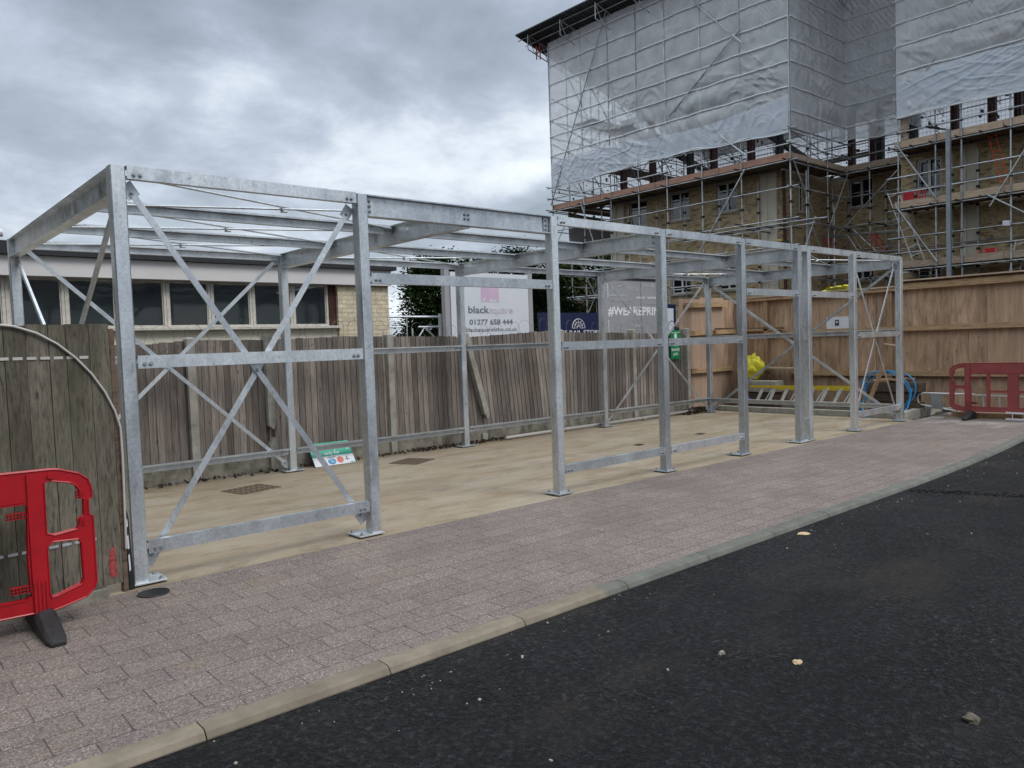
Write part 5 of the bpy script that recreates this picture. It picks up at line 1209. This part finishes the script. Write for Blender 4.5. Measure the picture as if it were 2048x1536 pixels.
# temporary roof
def rp(x, y, dz=0): return (x, y, roofz(x)+dz)
def roofpiece(x0, x1, m, label):
    b = MB(); y0, y1 = -9.0, 20.25
    b.add([rp(x0,y0),rp(x1,y0),rp(x1,y1),rp(x0,y1),rp(x0,y0,.04),rp(x1,y0,.04),rp(x1,y1,.04),rp(x0,y1,.04)], [(0,3,2,1),(4,5,6,7),(0,1,5,4),(1,2,6,5),(2,3,7,6),(3,0,4,7)])
    y = y0+.1
    while y < y1-.05: b.add([rp(x0+.001,y,-.001),rp(x1-.001,y,-.001),rp(x1-.001,y+.07,-.001),rp(x0+.001,y+.07,-.001),rp(x0+.001,y+.02,-.03),rp(x1-.001,y+.02,-.03),rp(x1-.001,y+.05,-.03),rp(x0+.001,y+.05,-.03)], [(0,1,5,4),(1,2,6,5),(2,3,7,6),(3,0,4,7),(4,5,6,7)]); y += .19
    part('roof', b, M[m], label=label)
roofpiece(22.2, 23.9, 'roof_sheet', 'dark corrugated eaves of the temporary roof')
roofpiece(23.905, 36.4, 'roof_plastic', 'pale corrugated sheets of the temporary roof')
for y in (19.6,17.6,15.6,13.6,11.6,9.6,7.6,5.4,3.4,1.4,-.6): lattice((22.35,y,roofz(22.35)-.10),(36.2,y,roofz(36.2)-.10),.62,[M['tube'],M['tube']],False)
for x in (22.5,22.95,23.6,25.2,27): hor('purlin_tube',(x,20.1,roofz(x)-.065),(x,-8.8,roofz(x)-.065),over=.3)
b = MB(); b.tube([(23.1,19.62,15.0),(23.1,19.62,14.3)], .03, 6); b.tube([(23.1,19.85,14.95),(23.1,19.85,14.35)], .03, 6); b.tube([(23.1,19.62,14.75),(23.1,19.85,14.55)], .025, 6); part('red_bracket', b, M['red_net'])

# translucent sheeting, stretched between battens
BZ = [9.16,9.95,10.80,11.53,12.26,13.05,13.85,14.6]
def fold(s_, z, seed, amp, L):
    """how far the sheet hangs off its plane: slack between battens, tension creases running off the tie points"""
    zz = [8.5]+BZ+[15.4]; i = 0
    while i < len(zz)-2 and z > zz[i+1]: i += 1
    f = max(0, min(1, (z-zz[i])/(zz[i+1]-zz[i]))); bel = math.sin(math.pi*f)
    low = 1.0 if z < 10.9 else max(.25, 1-(z-10.9)*.5)
    n1 = noise.noise((s_*.5+seed,z*.7,seed)); a1 = noise.noise((s_*.35+seed*2,z*.35,5.0))
    def ridge(v): return max(0.0, 1-abs(v)*4.2)**1.4
    d1 = s_*(.8+.5*a1)+z*1.1; d2 = s_*.9-z*(1.0+.6*a1)
    c1 = ridge(noise.noise((d1*1.5,d2*.22,seed))); c2 = ridge(noise.noise((d2*1.7,d1*.2,seed+4))); v1 = ridge(noise.noise((s_*2.2+.5*n1,z*.16,seed+8))); c3 = ridge(noise.noise((d1*3.4,d2*.5,seed+11)))
    sl = noise.noise((s_*6.0+z*1.5,z*2.2,seed+2)); pk = .5+.5*noise.noise((s_*.6,z*.5,seed+20))
    e = min(1, s_/.4, (L-s_)/.4)
    return e*amp*((.04+.10*n1)*bel*low+(.085*c1+.075*c2)*low*pk*(.25+.75*bel)+.030*v1+.022*c3*low*pk+.010*sl*low)
def sheet(p, q, zlo, zhi, seed, amp=1.0, out=(-1,0), label=None, m='sheet'):
    """p->q plan line; zlo/zhi functions of t"""
    L = math.hypot(q[0]-p[0], q[1]-p[1]); nu = max(8, int(L/.055)); nv = 130; vs = []; fs = []
    for i in range(nu+1):
        t_ = i/nu; X = p[0]+(q[0]-p[0])*t_; Y = p[1]+(q[1]-p[1])*t_; lo, hi = zlo(t_), zhi(t_)
        for j in range(nv+1):
            z = lo+(hi-lo)*j/nv; d = fold(t_*L, z, seed, amp, L); vs.append((X+out[0]*d, Y+out[1]*d, z))
    for i in range(nu):
        for j in range(nv): a = i*(nv+1)+j; fs.append((a,a+nv+1,a+nv+2,a+1))
    b = MB(); b.add(vs, fs); part('plastic_sheet', b, M[m], smooth=True, label=label)
    hem = [(p[0]+(q[0]-p[0])*i/30+out[0]*(.03+fold(L*i/30, zlo(i/30), seed, amp, L)), p[1]+(q[1]-p[1])*i/30+out[1]*(.03+fold(L*i/30, zlo(i/30), seed, amp, L)), zlo(i/30)) for i in range(31)]
    b = MB(); b.tube(hem, .022, 6); part('batten', b, M['strap'])
    for k_, z in enumerate(BZ):
        if z > hi-.3: break
        pts = []; n = max(4, int(L/.16))
        for i in range(n+1):
            t_ = i/n; d = .035+fold(t_*L, z, seed, amp, L)*.9; wob = .03*noise.noise((t_*L*1.3,z,seed))+.012*noise.noise((t_*L*5,z,seed))
            pts.append((p[0]+(q[0]-p[0])*t_+out[0]*d, p[1]+(q[1]-p[1])*t_+out[1]*d, z+wob))
        b = MB(); b.tube(pts, .027, 6); part('batten', b, M['strap'])
def c_(v): return lambda t_: v
BZ_ = BZ; BZ = []
sheet((23.16,19.22),(23.16,7.82), lambda t_: 8.44+.20*math.sin(math.pi*t_)**2+.03*math.sin(t_*31), lambda t_: 9.75+.25*math.sin(t_*5+1)-.35*(1-t_), 3.7, 1.15, label='bluish lower skirt of sheeting', m='sheet_skirt')
sheet((25.0,5.05),(25.0,-4.4), lambda t_: 8.50+.03*math.sin(t_*9)-.10*t_, lambda t_: 9.6+.5*t_+.15*math.sin(t_*8), 8.2, 1.15, label='bluish lower skirt of sheeting', m='sheet_skirt')
BZ = BZ_
sheet((23.24,19.24),(23.24,7.80), lambda t_: 8.50+.20*math.sin(math.pi*t_)**2+.03*math.sin(t_*31), c_(roofz(23.24)-.14), 1.3, m='sheet_clear')
sheet((23.24,7.78),(27.18,7.78), lambda t_: 8.50+.16*t_-.12*math.sin(math.pi*t_), c_(14.05), 5.1, 1.1, (0,-1))
sheet((27.16,8.0),(27.16,5.1), lambda t_: 8.66-.06*t_+.05*math.sin(t_*9), c_(roofz(27.16)-.05), 7.7, 1.0)
sheet((25.06,5.08),(25.06,-4.4), lambda t_: 8.55+.03*math.sin(t_*9)-.10*t_, c_(roofz(25.06)-.1), 9.2, 1.15)
sheet((27.16,5.12),(25.08,5.12), c_(8.6), c_(14.05), 2.4, .8, (0,1))
sheet((23.26,19.30),(34.6,19.30), c_(8.4), lambda t_: roofz(23.26+11.34*t_)-.1, 4.4, .9, (0,1), m='sheet_rear')
sheet((34.6,19.3),(34.6,-4.4), c_(8.3), c_(roofz(34.6)-.05), 6.6, .8, (1,0), m='sheet_rear')
b = MB(); vs = []; fs = []       # grey debris sheet under the gable lift
for i in range(25):
    for j in range(21): X = 24.1+3.4*i/24; z = 6.25-.22*i/24+1.30*j/20; vs.append((X,19.16+.05*noise.noise((X*1.5,z*1.2,2)),z))
for i in range(24):
    for j in range(20): a = i*21+j; fs.append((a,a+21,a+22,a+1))
b.add(vs, fs); part('debris_sheet', b, M['cladding'], smooth=True)
for nm, (ob, mats) in overflow.items():
    o = ob.build(nm, list(mats), sc_); o['kind'] = 'stuff'

# ---------------------------------------------------------------- things on and by the scaffold
ladder('site_ladder', (25.75,4.62,3.7), (25.75,5.52,6.35), (0,.95,-.3), .34, 9, M['alu'], 'silver ladder slanting between two lifts of the right hand scaffold')
ladder('orange_ladder', (25.7,2.16,6.0), (25.7,2.53,7.60), (0,.98,-.22), .20, 7, M['orange'], 'orange ladder leading to the top boarded lift of the scaffold')
ladder('timber_steps', (25.6,1.95,3.0), (25.6,1.70,4.25), (0,.98,-.2), .3, 5, M['alu'], 'silver steps at the right edge behind the lowest boarded lift')
nb = empty('red_screen', (25.3,4.8,5.88), 'red plastic screen with posts standing on the middle boarded lift', 'screen')
b = MB(); b.box(25.30,25.32,4.66,4.99,5.86,6.15); b.build('panel', M['red_net'], nb)
b = MB()
for i in range(4): b.box(25.30,25.32,4.30+.08*i,4.33+.08*i,5.7,6.12)
b.box(25.30,25.32,4.28,4.66,6.12,6.15); b.box(25.299,25.32,4.28,4.66,5.88,5.90); b.build('bars', M['red_net'], nb)
nb = empty('red_barrier', (25.3,2.5,3.9), 'small red and white barrier on the lowest boarded lift of the right scaffold', 'barrier')
b = MB(); b.box(25.30,25.33,2.30,2.62,3.92,4.05); b.build('panel', M['red_net'], nb)
b = MB()
for y in (2.30,2.62,2.78): b.box(25.29,25.36,y-.03,y+.03,3.86,4.02)
b.build('posts', M['ink_red'], nb)
b = MB(); b.obox((25.0,1.93,4.70),(.05,0,0),(0,.10,.01),(0,0,.08)); o = b.build('white_bucket', M['signwhite'], bevel=.02); tag(o, 'white bucket hung on the right scaffold post', 'lamp')  # white bucket drawn as a plain box, gives no light
nb = empty('black_flag', (23.1,8.0,4.5), 'black sheet sign with a yellow tip hung on the scaffold corner', 'sign')
b = MB(); b.box(23.08,23.10,7.84,8.12,4.46,4.83); b.build('sheet', M['blackplastic'], nb)
b = MB(); b.tube([(23.09,8.10,4.84),(23.09,8.26,4.87)], .03, 8); b.build('tip', M['yellow_grp'], nb)
fp = empty('floodlight_column', (24.4,3.3,0), 'grey square floodlight column standing in front of the right scaffold', 'lamp post')
b = MB(); b.box(24.34,24.46,3.24,3.36,-.1,7.68); b.build('column', M['column_grey'], fp)
b = MB(); b.bar((24.4,3.30,7.66),(24.4,3.62,7.78),.05,.05); b.build('arm', M['steel_dark'], fp)
b = MB(); b.obox((24.4,3.73,7.83),(.16,0,0),(0,.17,.05),(0,-.006,.022)); b.build('floodlight', M['steel_dark'], fp, bevel=.01)
